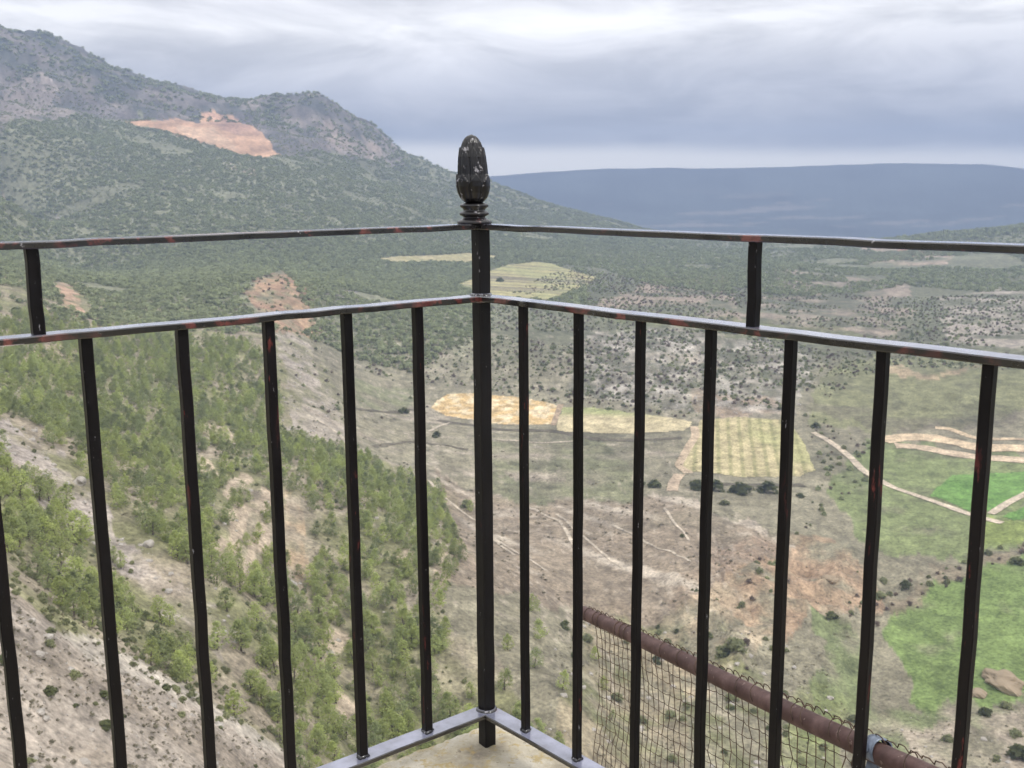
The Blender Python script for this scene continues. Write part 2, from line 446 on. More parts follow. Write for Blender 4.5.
for q in ([(214,500),(246,468),(256,476),(228,510)], [(212,540),(262,490),(276,496),(226,552)], [(232,560),(272,520),(280,528),(242,572)],
          [(196,425),(226,428),(240,440),(215,440)], [(196,455),(214,460),(226,476),(202,470)], [(60,340),(95,350),(60,365),(10,360)], [(60,385),(75,392),(50,392)],
          [(322,660),(345,625),(352,632),(332,672)], [(270,640),(282,640),(300,672),(288,676)], [(395,560),(415,545),(425,560),(405,575)], [(440,560),(462,540),(470,575),(450,590)], [(340,690),(360,705),(352,725),(338,712)]):
    paint(q, (.42, .34, .25), .95, .25, 8, 115)
paint([(284,500),(300,492),(316,520),(312,560),(296,572),(286,540)], (.42, .31, .20), .9, .47, 6, 116)
# gully with red and pale badland
paint([(50,285),(66,282),(96,312),(86,318),(64,304)], (.44,.29,.20), .9, .3, 12, 117)
paint([(240,300),(262,276),(282,268),(300,296),(312,318),(300,340),(262,322)], (.42,.27,.17), .95, .34, 22, 118)
paint([(268,330),(308,338),(320,372),(346,420),(318,446),(286,430),(276,380)], (.36,.31,.26), .95, .38, 18, 119)
paint([(240,300),(262,272),(300,280),(320,340),(360,430),(300,450),(262,330)], (.20,.19,.11), .9, .55, 7, 161)
paint([(240,300),(262,272),(300,280),(320,340),(262,330)], (.30,.19,.13), .8, .52, 10, 162)
paint([(330,270),(372,275),(350,310),(315,300)], (.20,.18,.16), .9, .3, 25, 120)
paint([(345,262),(360,268),(352,290),(344,284)], (.42,.30,.20), .8, .35, 18, 121)
# mountain
paint([(-120,-60),(0,10),(100,40),(200,80),(322,85),(350,105),(405,140),(440,155),(400,162),(330,150),(285,155),(200,128),(130,112),(60,118),(0,130),(-120,130)], ROCK)
paint([(-120,-60),(0,10),(100,40),(200,80),(322,85),(350,105),(405,140),(440,155),(400,162),(330,150),(285,155),(200,128),(130,112),(60,118),(0,130),(-120,130)], (.075,.082,.068), .9, .48, 60, 122)
paint([(-120,-60),(0,10),(100,40),(200,80),(322,85),(350,105),(405,140),(440,155),(400,162),(330,150),(285,155),(200,128),(130,112),(60,118),(0,130),(-120,130)], (.29,.245,.21), .75, .58, 34, 160)
paint([(300,128),(322,110),(345,125),(385,145),(375,150),(330,146),(290,140)], (.34,.27,.225), .85, .45, 40, 123)
paint([(0,90),(40,60),(60,100),(20,120)], (.26,.215,.19), .7, .4, 60, 124)
paint([(38,58),(44,58),(64,92),(58,96)], (.36,.30,.26), .8, .2, 40, 125)
QUARRY = [(125,112),(150,117),(180,113),(199,119),(203,108),(235,112),(262,128),(279,150),(268,156),(240,153),(205,141),(170,131),(140,122)]
qm = paint(QUARRY, (.52, .32, .20), 1, rag=.3)
paint([(205,110),(240,113),(262,130),(240,132),(212,122)], (.43,.26,.19), .8, .4, 30, 126, .4)
paint([(170,120),(215,125),(245,150),(205,140)], (.60,.42,.28), .7, .35, 24, 127, .4)
paint([(225,160),(262,176),(258,180),(226,165)], (.40,.33,.26), .9)
paint([(0,178),(18,180),(16,186),(0,186)], (.42,.30,.22), .8)
paint([(50,212),(98,218),(96,228),(70,224)], (.36,.32,.28), .9, .5, 20, 128)
paint([(130,236),(256,246),(256,252),(130,244)], (.10,.12,.07), .7, .4, 40, 129)
# rocky knolls behind the fields
K1 = [(570,345),(640,330),(760,330),(800,360),(800,412),(700,416),(640,404),(575,392)]
paint(K1, (.165,.150,.112)); paint(K1, (.46,.415,.355), .95, .53, 8, 131); paint(K1, (.105,.11,.065), .9, .6, 14, 132)
paint([(690,392),(780,396),(806,412),(700,416)], (.33,.245,.175), .7, .45, 14, 133)
paint([(640,285),(720,275),(760,330),(690,330),(600,310)], (.33,.26,.205), .85, .47, 26, 134)
paint([(760,270),(900,285),(900,345),(830,338),(760,330)], (.33,.265,.21), .85, .56, 30, 135)
paint([(930,300),(1040,290),(1040,352),(950,348)], (.37,.32,.27), .9, .52, 26, 136)
paint([(860,246),(960,250),(940,268),(860,262)], (.44,.33,.26), .85, .48, 40, 137)
paint([(888,248),(916,248),(914,256),(890,256)], (.46,.24,.18), .9)
paint([(600,310),(700,318),(830,326),(900,340),(760,340),(620,330)], (.16,.165,.08), .8, .4, 30, 138)
# terraced green-brown slope above the meadows
paint([(880,352),(1040,368),(1040,420),(960,425),(880,436),(820,420),(810,380)], (.20,.20,.105), .9)
paint([(885,372),(990,366),(985,372),(890,380)], (.40,.30,.20), .8, .3, 14, 139)
# meadows
paint([(872,440),(1040,456),(1040,545),(960,560),(890,556),(850,530),(846,490)], (.185,.212,.095), 1, .20, 12, 163)
paint([(960,520),(1040,525),(1040,545),(980,552)], (.20,.24,.07), .8)
paint([(893,600),(930,584),(969,572),(1040,552),(1060,650),(1000,690),(960,702),(934,710),(905,690),(890,640)], (.158,.212,.072), 1, .18, 9, 164)
paint([(884,590),(930,570),(1000,556),(1040,540),(1040,556),(969,576),(930,590),(890,606)], (.21,.17,.115), .9, .4, 8, 140)
paint([(827,618),(846,624),(856,660),(862,720),(840,760),(800,740),(815,680)], (.16,.19,.085), .85, .40, 7, 141)
paint([(780,690),(860,690),(860,790),(760,790)], (.19,.21,.085), .7, .42, 10, 142)
paint([(480,440),(600,440),(650,470),(640,500),(560,505),(480,505)], (.175,.180,.100), .75, .4, 22, 143)
paint([(350,380),(420,385),(425,410),(370,410)], (.19,.20,.11), .7, .4, 20, 144)
paint([(300,400),(345,405),(340,440),(300,440)], (.34,.295,.235), .9, .4, 10, 145)
paint([(850,690),(935,705),(1040,690),(1040,740),(960,730),(900,750),(860,740)], (.17,.20,.09), .8, .45, 8, 165)
# badlands
paint([(700,545),(790,530),(860,560),(885,600),(830,625),(760,620),(700,600)], (.36,.245,.16), .8, .40, 8, 146)
paint([(670,580),(720,560),(760,620),(740,680),(690,690),(670,640)], (.40,.315,.215), .75, .48, 7, 147)
paint([(580,600),(680,610),(690,790),(560,790)], (.27,.225,.15), .8, .4, 10, 148)
paint([(580,600),(760,630),(780,790),(560,790)], (.14,.15,.06), .7, .6, 8, 149)
paint([(900,730),(960,712),(1040,700),(1040,800),(880,800)], (.33,.275,.215), .8, .42, 9, 150)
# furrows and old terraces across the brown slope
u = (GX * .80 + GY * .60 + 6 * fbm(GX / 35, GY / 35, 3, 151))
brown = in_poly(jx, jy, plan([(430,470),(520,500),(700,500),(790,540),(700,600),(560,610),(470,590)])).astype(float)
COL = COL * (1 - .7 * brown[..., None]) + .7 * brown[..., None] * rgb(.255, .198, .148) * (1 + .2 * fbm(GX / 18, GY / 18, 4, 166)[..., None])
fur = sstep(.62, .9, vnoise(u / 5.5, (GX * .6 - GY * .8) / 60, 152)) * brown * .95
COL = COL * (1 - fur[..., None]) + rgb(.42, .36, .285) * fur[..., None]
u2 = GY + 10 * fbm(GX / 60, GY / 60, 3, 153)
ter = in_poly(jx, jy, plan([(300,400),(430,410),(470,440),(600,440),(700,460),(690,490),(480,470),(320,450)])).astype(float)
tl = sstep(.6, .85, vnoise(u2 / 7, GX / 70, 154)) * ter * .85
COL = COL * (1 - tl[..., None]) + rgb(.33, .28, .22) * tl[..., None]
ter2 = in_poly(jx, jy, plan([(880,352),(1040,368),(1040,425),(880,436),(810,400)])).astype(float)
tl = sstep(.5, .8, vnoise(u2 / 12, GX / 140, 155)) * ter2 * .55
COL = COL * (1 - tl[..., None]) + rgb(.13, .11, .085) * tl[..., None]
# goat paths, rills and old terrace edges: thin pale lines
for sc_, th, am, sd_ in ((48, .965, .6, 171), (19, .955, .55, 172), (30, .96, .5, 178), (95, .98, .7, 173)):
    wx = GX + 10 * fbm(GX / 40, GY / 40, 3, sd_ + 20); wy = GY + 10 * fbm(GX / 40 + 7, GY / 40, 3, sd_ + 30)
    ln_ = sstep(th, 1.0, 1 - np.abs(2 * vnoise(wx / sc_, wy / (sc_ * .6), sd_) - 1)) * am * sstep(200, 260, RR) * sstep(900, 700, RR) * sstep(math.radians(-14), math.radians(-8), AA) * sstep(math.radians(15), math.radians(12), AA)
    COL = COL * (1 - ln_[..., None]) + rgb(.42, .36, .285) * ln_[..., None]
# bedding of the bare rock on the mountain and in the scar
rk = mtn * sstep(-10, 40, GZ)
COL *= (1 + rk * (.34 * fbm(GX / 120 + GZ / 40, GZ / 7.0, 4, 174) + .28 * fbm(GX / 26, GZ / 22, 4, 175)))[..., None]
COL *= (1 + qm * (.22 * fbm(GX / 90, GZ / 4.0, 3, 176) + .25 * fbm(GX / 14, GZ / 18, 4, 177)))[..., None]
# dark hollows of low scrub
sc = sstep(.56, .66, fbm(GX / 24, GY / 24, 5, 156) * .5 + .5) * sstep(300, 450, RR) * sstep(1000, 700, RR) * (1 - left) * .45
COL = COL * (1 - sc[..., None]) + rgb(.12, .115, .075) * sc[..., None]
# fine grain
COL *= (1 + .16 * fbm(GX / 3.0, GY / 3.0, 3, 157) + .10 * fbm(GX / (RR * .004), GY / (RR * .004), 2, 158) + .22 * fbm(GX / 9, GY / 11, 4, 159))[..., None]
COL = np.clip(COL, .02, .75)

def ground_material():
    b = MatB('ground_earth', .95, .15)
    at = b.n('ShaderNodeAttribute'); at.attribute_name = 'cover'
    v = b.coord('Object')
    n1 = b.noise(v, .9, 9, .74); n2 = b.noise(v, .17, 5, .6)
    f = b.rng(n1, .34, .66, .48, 1.52)
    c = b.mix(1.0, at.outputs['Color'], f, 'MULTIPLY')
    f2 = b.rng(n2, .34, .66, .70, 1.30)
    c = b.mix(1.0, c, f2, 'MULTIPLY')
    b.color(c)
    b.bump(n1, .5, .5)
    return b.m
def build_terrain():
    na, nr = GX.shape
    verts = np.stack([GX, GY, GZ], -1).reshape(-1, 3)
    i, j = np.meshgrid(np.arange(na - 1), np.arange(nr - 1), indexing='ij')
    a = (i * nr + j).ravel()
    faces = np.stack([a, a + 1, a + nr + 1, a + nr], -1)[:, ::-1]
    # the last azimuth column meets the first behind the viewer
    me = mesh_np('ground', verts, faces, 4)
    ca_ = me.color_attributes.new('cover', 'FLOAT_COLOR', 'POINT')
    ca_.data.foreach_set('color', np.c_[COL.reshape(-1, 3), np.ones(na * nr)].astype(np.float32).ravel())
    o = link_mesh('ground', me, ground_material())
    tag(o, 'dry rocky valley and hillsides below the balcony', kind='structure')
build_terrain()

# ------------------------------------------------------------------ fields and tracks, laid over the ground
GM = bpy.data.materials['ground_earth']
def sheet(name, label, poly, colfn, lift=0.12, step=0.55, rstep=1.6, jag=.55):
    pts = np.array(poly); c = pts.mean(0); r = math.hypot(*c)
    ey = c / r; ex = np.array([ey[1], -ey[0]])
    q = (pts - c) @ np.stack([ex, ey], 1)
    k = r / 560
    xs = np.arange(q[:, 0].min() - 2, q[:, 0].max() + 2, step * k); ys = np.arange(q[:, 1].min() - 2, q[:, 1].max() + 2, rstep * k)
    X, Y = np.meshgrid(xs, ys, indexing='ij')
    wx = c[0] + X * ex[0] + Y * ey[0]; wy = c[1] + X * ex[1] + Y * ey[1]
    ins = in_poly(X + jag * 1.5 * fbm(wx / 5, wy / 5, 3, 201), Y + jag * 3 * fbm(wx / 6 + 30, wy / 6, 3, 202), [tuple(v) for v in q])
    cell = ins[:-1, :-1] & ins[1:, 1:] & ins[1:, :-1] & ins[:-1, 1:]
    i, j = np.nonzero(cell); n = X.shape[1]
    f = np.stack([i * n + j, (i + 1) * n + j, (i + 1) * n + j + 1, i * n + j + 1], -1)
    used = np.unique(f); rem = np.zeros(X.size, int); rem[used] = np.arange(len(used))
    fx, fy = wx.ravel()[used], wy.ravel()[used]
    z = ground_z(fx, fy) + lift
    me = mesh_np(name, np.c_[fx, fy, z], rem[f], 4)
    col = np.clip(colfn(fx, fy, X.ravel()[used], Y.ravel()[used]), .02, .8)
    at = me.color_attributes.new('cover', 'FLOAT_COLOR', 'POINT')
    at.data.foreach_set('color', np.c_[col, np.ones(len(col))].astype(np.float32).ravel())
    o = link_mesh(name, me, GM)
    tag(o, label, kind='structure')
    return o
def lerp(a, b, t): return np.array(a)[None] * (1 - t[:, None]) + np.array(b)[None] * t[:, None]
def c_stubble(x, y, u, v):
    t = sstep(-.1, .35, fbm(x / 4.5, y / 7, 3, 211)); c = lerp((.54,.385,.19), (.66,.54,.35), t)
    d = sstep(.35, .6, fbm(x / 3 + 50, y / 5, 3, 212))
    return c * (1 - .28 * d[:, None])
def c_straw(x, y, u, v):
    t = fbm(x / 12, y / 18, 4, 213) * .5 + .5; c = lerp((.42,.36,.215), (.50,.425,.27), t)
    e = sstep(8, 22, v + 4 * fbm(x / 20, y / 20, 2, 214)); return c * (1 - .6 * e[:, None]) + np.array((.22,.28,.10))[None] * .6 * e[:, None]
def c_vine(x, y, u, v):
    uu = u + .035 * v + .35 * fbm(x / 14, y / 40, 2, 215)
    row = sstep(.55, .95, np.cos(uu / 5.4 * 2 * math.pi) * .5 + .5)
    gap = fbm(x / 2.4, y / 12, 2, 216) * .15 + .75
    t = fbm(x / 9, y / 22, 4, 217) * .5 + .5
    c = lerp((.40,.35,.19), (.48,.405,.24), t); rr = (row * gap * .8)[:, None]
    e = sstep(.1, .5, fbm(x / 25, y / 40, 3, 218) + u / 70); c = c * (1 - .35 * e[:, None]) + np.array((.30,.34,.13))[None] * .35 * e[:, None]
    return c * (1 - rr) + np.array((.22,.215,.095))[None] * rr
def c_green(x, y, u, v):
    t = fbm(x / 10, y / 14, 4, 219) * .5 + .5; return lerp((.125,.235,.058), (.155,.262,.075), t)
def c_far(x, y, u, v):
    w = v + .35 * u + 5 * fbm(x / 60, y / 60, 3, 220)
    s = sstep(.5, .8, vnoise(w / 13, x / 300, 221)); c = lerp((.42,.375,.19), (.23,.20,.13), s)
    g2 = sstep(.45, .7, fbm(x / 50, y / 60, 3, 222) * .5 + .5)
    return c * (1 - .35 * g2[:, None]) + np.array((.30,.34,.14))[None] * .35 * g2[:, None]
def c_strip(x, y, u, v): return lerp((.33,.31,.15), (.44,.37,.22), fbm(x / 30, y / 40, 3, 223) * .5 + .5)
sheet('stubble_field', 'golden stubble field of raked straw clods', FP['stubble'], c_stubble)
sheet('straw_field', 'pale yellow straw field with a green rim', FP['straw'], c_straw)
sheet('vineyard_field', 'straw coloured plot with rows of low green plants', FP['vineyard'], c_vine)
sheet('sown_field', 'bright green sown field beside the track fork', FP['green'], c_green)
sheet('sown_field', 'small bright green wedge of crop below the track', FP['wedge'], c_green)
sheet('striped_field', 'far yellow field in curving terraced strips', FP['far'], c_far, lift=.35, jag=2)
sheet('fallow_field', 'long narrow pale fallow strip among the woods', FP['strip'], c_strip, lift=.35, jag=2)

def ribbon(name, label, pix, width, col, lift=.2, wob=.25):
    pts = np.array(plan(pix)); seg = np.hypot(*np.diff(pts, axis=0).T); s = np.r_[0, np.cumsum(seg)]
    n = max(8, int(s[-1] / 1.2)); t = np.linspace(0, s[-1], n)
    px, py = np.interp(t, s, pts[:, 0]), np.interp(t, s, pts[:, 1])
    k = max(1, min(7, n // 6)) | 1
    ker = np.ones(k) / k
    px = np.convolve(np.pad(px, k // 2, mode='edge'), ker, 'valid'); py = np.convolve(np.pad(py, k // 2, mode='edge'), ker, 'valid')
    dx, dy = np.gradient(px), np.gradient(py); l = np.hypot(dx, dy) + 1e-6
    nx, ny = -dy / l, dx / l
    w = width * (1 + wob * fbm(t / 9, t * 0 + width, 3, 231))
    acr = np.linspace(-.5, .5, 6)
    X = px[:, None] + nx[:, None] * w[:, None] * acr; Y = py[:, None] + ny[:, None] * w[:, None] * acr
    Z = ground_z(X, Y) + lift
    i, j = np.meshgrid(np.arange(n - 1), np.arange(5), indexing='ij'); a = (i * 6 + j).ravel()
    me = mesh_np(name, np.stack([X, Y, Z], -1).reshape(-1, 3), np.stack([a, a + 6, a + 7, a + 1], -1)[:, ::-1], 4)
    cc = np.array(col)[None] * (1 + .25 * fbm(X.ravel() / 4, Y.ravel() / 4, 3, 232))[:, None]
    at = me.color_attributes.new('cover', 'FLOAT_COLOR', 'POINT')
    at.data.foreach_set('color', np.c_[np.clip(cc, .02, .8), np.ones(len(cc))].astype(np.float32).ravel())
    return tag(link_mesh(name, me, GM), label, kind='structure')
DUST = (.50, .42, .32)
ribbon('dirt_road', 'pale dirt track winding down past the meadow', [(812,432),(827,440),(840,449),(851,458),(862,470),(872,476),(891,487),(929,500),(973,516),(1005,524)], 3.4, DUST, .24)
ribbon('dirt_road', 'pale dirt track branching up beside the bright green field', [(990,515),(1008,503),(1024,495),(1050,482)], 3.4, DUST, .28)
ribbon('terrace_field', 'thin upper strip of bare tan soil on the terraced slope', [(933,428),(947,429),(976,438),(1024,440),(1060,442)], 4.5, (.50,.39,.26))
ribbon('terrace_field', 'broad middle strip of bare tan soil on the terraced slope', [(880,441),(905,437),(928,437),(955,442),(979,447),(1024,449),(1060,450)], 11, (.54,.42,.28))
ribbon('terrace_field', 'lower strip of bare tan soil above the meadow', [(893,446),(918,447),(945,453),(975,457),(1024,460),(1060,462)], 9, (.52,.41,.29))
ribbon('dirt_road', 'faint grassy path around the gold stubble plots', [(690,474),(678,466),(688,448),(696,436),(694,426)], 4, (.46,.36,.25))
ribbon('dirt_road', 'earth ramp between the stubble field and the straw field', [(553,426),(557,415),(561,404)], 3.2, (.34,.26,.18))
PALEP, BANK = (.45, .385, .30), (.135, .118, .085)  # dark bank tone holds painted shade of the field bank; other banks share it
for lb, px_, w_, c_ in [
    ('thin pale footpath slanting below the golden stubble field', [(429,431),(440,426),(452,422)], 1.8, PALEP),
    ('pale terrace edge crossing behind the corner post', [(470,441),(493,440),(520,441),(543,443),(580,441)], 1.8, PALEP),
    ('long pale track slanting down past the corner post', [(428,480),(445,497),(458,507),(476,519),(502,545),(515,556)], 1.5, PALEP),
    ('pale rill scored into the brown slope, uppermost of the set', [(524,503),(534,509),(560,521),(571,540),(580,556)], 1.6, PALEP),
    ('pale rill scored into the brown slope, middle of the set', [(556,512),(584,538),(606,556),(627,572)], 1.2, PALEP),
    ('pale rill scored into the brown slope, lowest of the set', [(492,536),(521,555),(548,574)], 1.1, PALEP),
    ('short pale scratch near the lone tiny bush', [(664,508),(670,517),(677,527),(690,540)], 1.2, PALEP),
    ('faint pale path crossing the brown slope towards the badland', [(610,524),(655,547),(700,567)], 1.2, PALEP),
    ('pale footpath on the bank left of the terraces', [(318,420),(330,427),(342,437),(352,452)], 2.0, PALEP),
    ('earth bank in painted shade along the lower edge of the stubble and straw fields', [(436,420),(470,425),(500,430),(553,431),(600,440),(640,440),(684,438)], 4.5, BANK),
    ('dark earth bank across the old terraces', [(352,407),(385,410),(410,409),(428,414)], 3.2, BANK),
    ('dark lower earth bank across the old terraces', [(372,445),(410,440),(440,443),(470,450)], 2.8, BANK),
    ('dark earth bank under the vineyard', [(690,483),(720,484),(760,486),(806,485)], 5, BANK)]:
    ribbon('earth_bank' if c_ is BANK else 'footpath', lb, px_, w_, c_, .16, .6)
ribbon('dirt_road', 'worn earth gap under the vineyard corner', [(672,492),(674,482),(680,474)], 5, (.46,.36,.26))

# ------------------------------------------------------------------ plants and rocks
def foliage_mat(name, c0, c1, sub=0.15):
    b = MatB(name, .85, .2)
    oi = b.n('ShaderNodeObjectInfo')
    v = b.coord('Object'); n = b.noise(v, 1.1, 3)
    a = b.mix(b.rng(n, .35, .65, 0, 1), c0, c1)
    f = b.rng(oi.outputs['Random'], 0, 1, .78, 1.24)
    b.color(b.mix(1.0, a, f, 'MULTIPLY'))
    tl = b.n('ShaderNodeBsdfTranslucent'); ms = b.n('ShaderNodeMixShader'); ms.inputs[0].default_value = .55
    col = b.b.inputs['Base Color'].links[0].from_socket
    b.l(col, tl.inputs[0]); b.l(b.b.outputs[0], ms.inputs[1]); b.l(tl.outputs[0], ms.inputs[2])
    b.l(ms.outputs[0], b.nt.nodes['Material Output'].inputs[0])
    return b.m
FOL = {'yellow-green': foliage_mat('needles_yellow_green', (.45,.50,.18), (.37,.415,.155)),
       'olive': foliage_mat('needles_olive', (.40,.445,.18), (.32,.36,.15)),
       'grey-green': foliage_mat('needles_grey_green', (.32,.355,.17), (.245,.28,.135))}
FOLFAR = foliage_mat('needles_far', (.40,.425,.235), (.31,.345,.19))
FOLDARK = foliage_mat('leaves_dark', (.18,.195,.085), (.13,.145,.065))
FOLOLIVE = foliage_mat('leaves_olive', (.33,.34,.18), (.25,.265,.14))
TUFTM = foliage_mat('dry_tuft', (.30,.27,.19), (.20,.19,.125))
def bark_mat():
    b = MatB('bark', .95, .1); n = b.noise(b.coord('Object', (6, 6, 1.5)), 3, 4)
    b.color(b.ramp(n, [(.3, (.07,.05,.04)), (.7, (.19,.15,.12))])); return b.m
BARK = bark_mat()
def rock_mat(name, c0, c1):
    b = MatB(name, .95, .15); v = b.coord('Object'); n = b.noise(v, 1.3, 6, .65)
    b.color(b.ramp(n, [(.3, c0), (.68, c1)])); b.bump(n, .6, .3); return b.m
ROCKM = rock_mat('pale_limestone', (.25,.225,.195), (.50,.46,.41))
TANM = rock_mat('tan_sandstone', (.22,.175,.115), (.38,.30,.21))

def leaf_quads(cent, rad, n, size, r, flat=.8, up=0.45, core=.3):
    """n leaf quads spread through clumps at cent (k,3) of radius rad (k,)"""
    k = r.integers(0, len(cent), n)
    d = r.normal(size=(n, 3)); d /= np.linalg.norm(d, axis=1)[:, None]
    p = cent[k] + d * (rad[k] * r.random(n) ** .45)[:, None] * np.array([1, 1, flat])
    o = p - np.array([0, 0, core]); o /= np.linalg.norm(o, axis=1)[:, None] + 1e-6
    nn = o * 1.1 + r.normal(size=(n, 3)) * .55 + np.array([0, 0, up]); nn /= np.linalg.norm(nn, axis=1)[:, None]
    a = np.cross(nn, r.normal(size=(n, 3))); a /= np.linalg.norm(a, axis=1)[:, None]
    b = np.cross(nn, a)
    s = size * (.6 + .8 * r.random(n))[:, None]
    v = np.stack([p - a * s - b * s * .55, p + a * s - b * s * .55, p + a * s * .8 + b * s * .55, p - a * s * .8 + b * s * .55], 1).reshape(-1, 3)
    return v
def quads_mesh(name, v, mat):
    me = mesh_np(name, v, np.arange(len(v)).reshape(-1, 4), 4, smooth=False)
    me.materials.append(mat); return me
def crown_points(seed, h, w, k):
    r = np.random.default_rng(seed)
    t = r.random(k) ** .9
    prof = np.where(t < .25, .55 + 1.8 * t, 1.0 * (1 - (t - .25) / .75) ** .75 + .06)
    lob = 1 + .28 * np.sin(3 * (ang := r.random(k) * 2 * math.pi) + seed) * r.random(k)
    rr = w * .5 * prof * lob * (r.random(k) ** .28)
    c = np.stack([rr * np.cos(ang), rr * np.sin(ang), h * (.14 + .86 * t)], 1)
    c[:, 0] += .08 * h * np.sin(seed * 1.7) * t; c[:, 1] += .08 * h * np.cos(seed * 2.3) * t
    return c, w * (.09 + .10 * r.random(k)), r
def crown_mesh(seed, h, w, mat, k=70, n=1000, size=.17):
    c, rad, r = crown_points(seed, h, w, k)
    v = leaf_quads(c, rad * 1.15, n, size, r, .8)
    return quads_mesh('pine_crown', v, mat)
def tube_np(path, radii, seg=7):
    path = np.asarray(path, float); n = len(path); V_ = []; F = []
    for i in range(n):
        d = path[min(i + 1, n - 1)] - path[max(i - 1, 0)]; d = d / (np.linalg.norm(d) + 1e-9)
        a = np.cross(d, [0, 0, 1.0]); a = a if np.linalg.norm(a) > 1e-3 else np.array([1.0, 0, 0]); a /= np.linalg.norm(a); b = np.cross(d, a)
        for q in range(seg):
            t = 2 * math.pi * q / seg; V_.append(path[i] + radii[i] * (a * math.cos(t) + b * math.sin(t)))
    for i in range(n - 1):
        for q in range(seg):
            F.append((i * seg + q, i * seg + (q + 1) % seg, (i + 1) * seg + (q + 1) % seg, (i + 1) * seg + q))
    return np.array(V_), np.array(F)
def join_np(parts):
    V_, F, o = [], [], 0
    for v, f in parts: V_.append(v); F.append(f + o); o += len(v)
    return np.concatenate(V_), np.concatenate(F)
def trunk_mesh(seed, h):
    r = np.random.default_rng(seed); b = .06 * h
    ts = np.linspace(0, 1, 6); path = np.stack([b * np.sin(ts * 3 + seed) * ts, b * np.cos(ts * 2.2 + seed) * ts, ts * h * .85 - .25], 1)
    parts = [tube_np(path, .028 * h * (1 - .8 * ts) + .01, 7)]
    for q in range(5):
        t = .25 + .13 * q; p0 = path[0] * (1 - t) + path[-1] * t
        i = min(int(t * 5), 4); p0 = path[i] * (1 - (t * 5 - i)) + path[i + 1] * (t * 5 - i)
        a = q * 2.4 + seed; L_ = h * .22 * (1.1 - t)
        p1 = p0 + np.array([math.cos(a) * L_, math.sin(a) * L_, L_ * .55])
        parts.append(tube_np([p0, (p0 + p1) / 2 + [0, 0, -.04 * h], p1], [.011 * h, .008 * h, .003 * h], 5))
    v, f = join_np(parts); me = mesh_np('pine_trunk', v, f, 4); me.materials.append(BARK); return me
def bush_mesh(seed, mat, k=22, n=420, size=.085, name='shrub_leaves'):
    r = np.random.default_rng(seed)
    a = r.random(k) * 2 * math.pi; q = r.random(k) ** .6
    c = np.stack([.42 * q * np.cos(a) * (1 + .3 * np.sin(2 * a + seed)), .42 * q * np.sin(a), .12 + .55 * (1 - q ** 2) * (.5 + .5 * r.random(k))], 1)
    return quads_mesh(name, leaf_quads(c, np.full(k, .2), n, size, r, .9), mat)
def rock_mesh(seed, mat, sub=2, sx=1, sy=1, sz=.7):
    bm = bmesh.new(); bmesh.ops.create_icosphere(bm, subdivisions=sub, radius=.5)
    for v in bm.verts:
        p = np.array(v.co); n = fbm(np.array([p[0] * 2.3 + seed]), np.array([p[1] * 2.3 + p[2] * 1.7]), 3, seed)[0]
        c = np.sign(p) * np.abs(p) ** .75 * .55
        q = p * .5 + c * .5; q = q * (1 + .5 * n); v.co = Vector((q[0] * sx, q[1] * sy, q[2] * sz))
    me = bpy.data.meshes.new('rock'); bm.to_mesh(me); bm.free(); me.materials.append(mat); return me

def scatter(pix, spacing, keep=1.0, seed=0, noise=None, lo=.4):
    pp = np.array(plan(pix)); r = np.random.default_rng(seed)
    x0, y0 = pp.min(0); x1, y1 = pp.max(0)
    X, Y = np.meshgrid(np.arange(x0, x1, spacing), np.arange(y0, y1, spacing)); X = X.ravel(); Y = Y.ravel()
    X = X + (r.random(len(X)) - .5) * spacing * 1.1; Y = Y + (r.random(len(X)) - .5) * spacing * 1.1
    m = in_poly(X, Y, [tuple(q) for q in pp]) & (r.random(len(X)) < keep)
    if noise: m &= (fbm(X / noise, Y / noise, 3, seed + 5) * .5 + .5) > lo
    return np.c_[X[m], Y[m]]
def outside(xy, polys):
    k = np.ones(len(xy), bool)
    for p in polys: k &= ~in_poly(xy[:, 0], xy[:, 1], plan(p))
    return xy[k]
PROTO = []
def proto_coll(name, meshes):
    c = bpy.data.collections.new(name)
    for i, me in enumerate(meshes):
        o = bpy.data.objects.new(f'{name}_{chr(97 + i)}', me); c.objects.link(o)
    return c
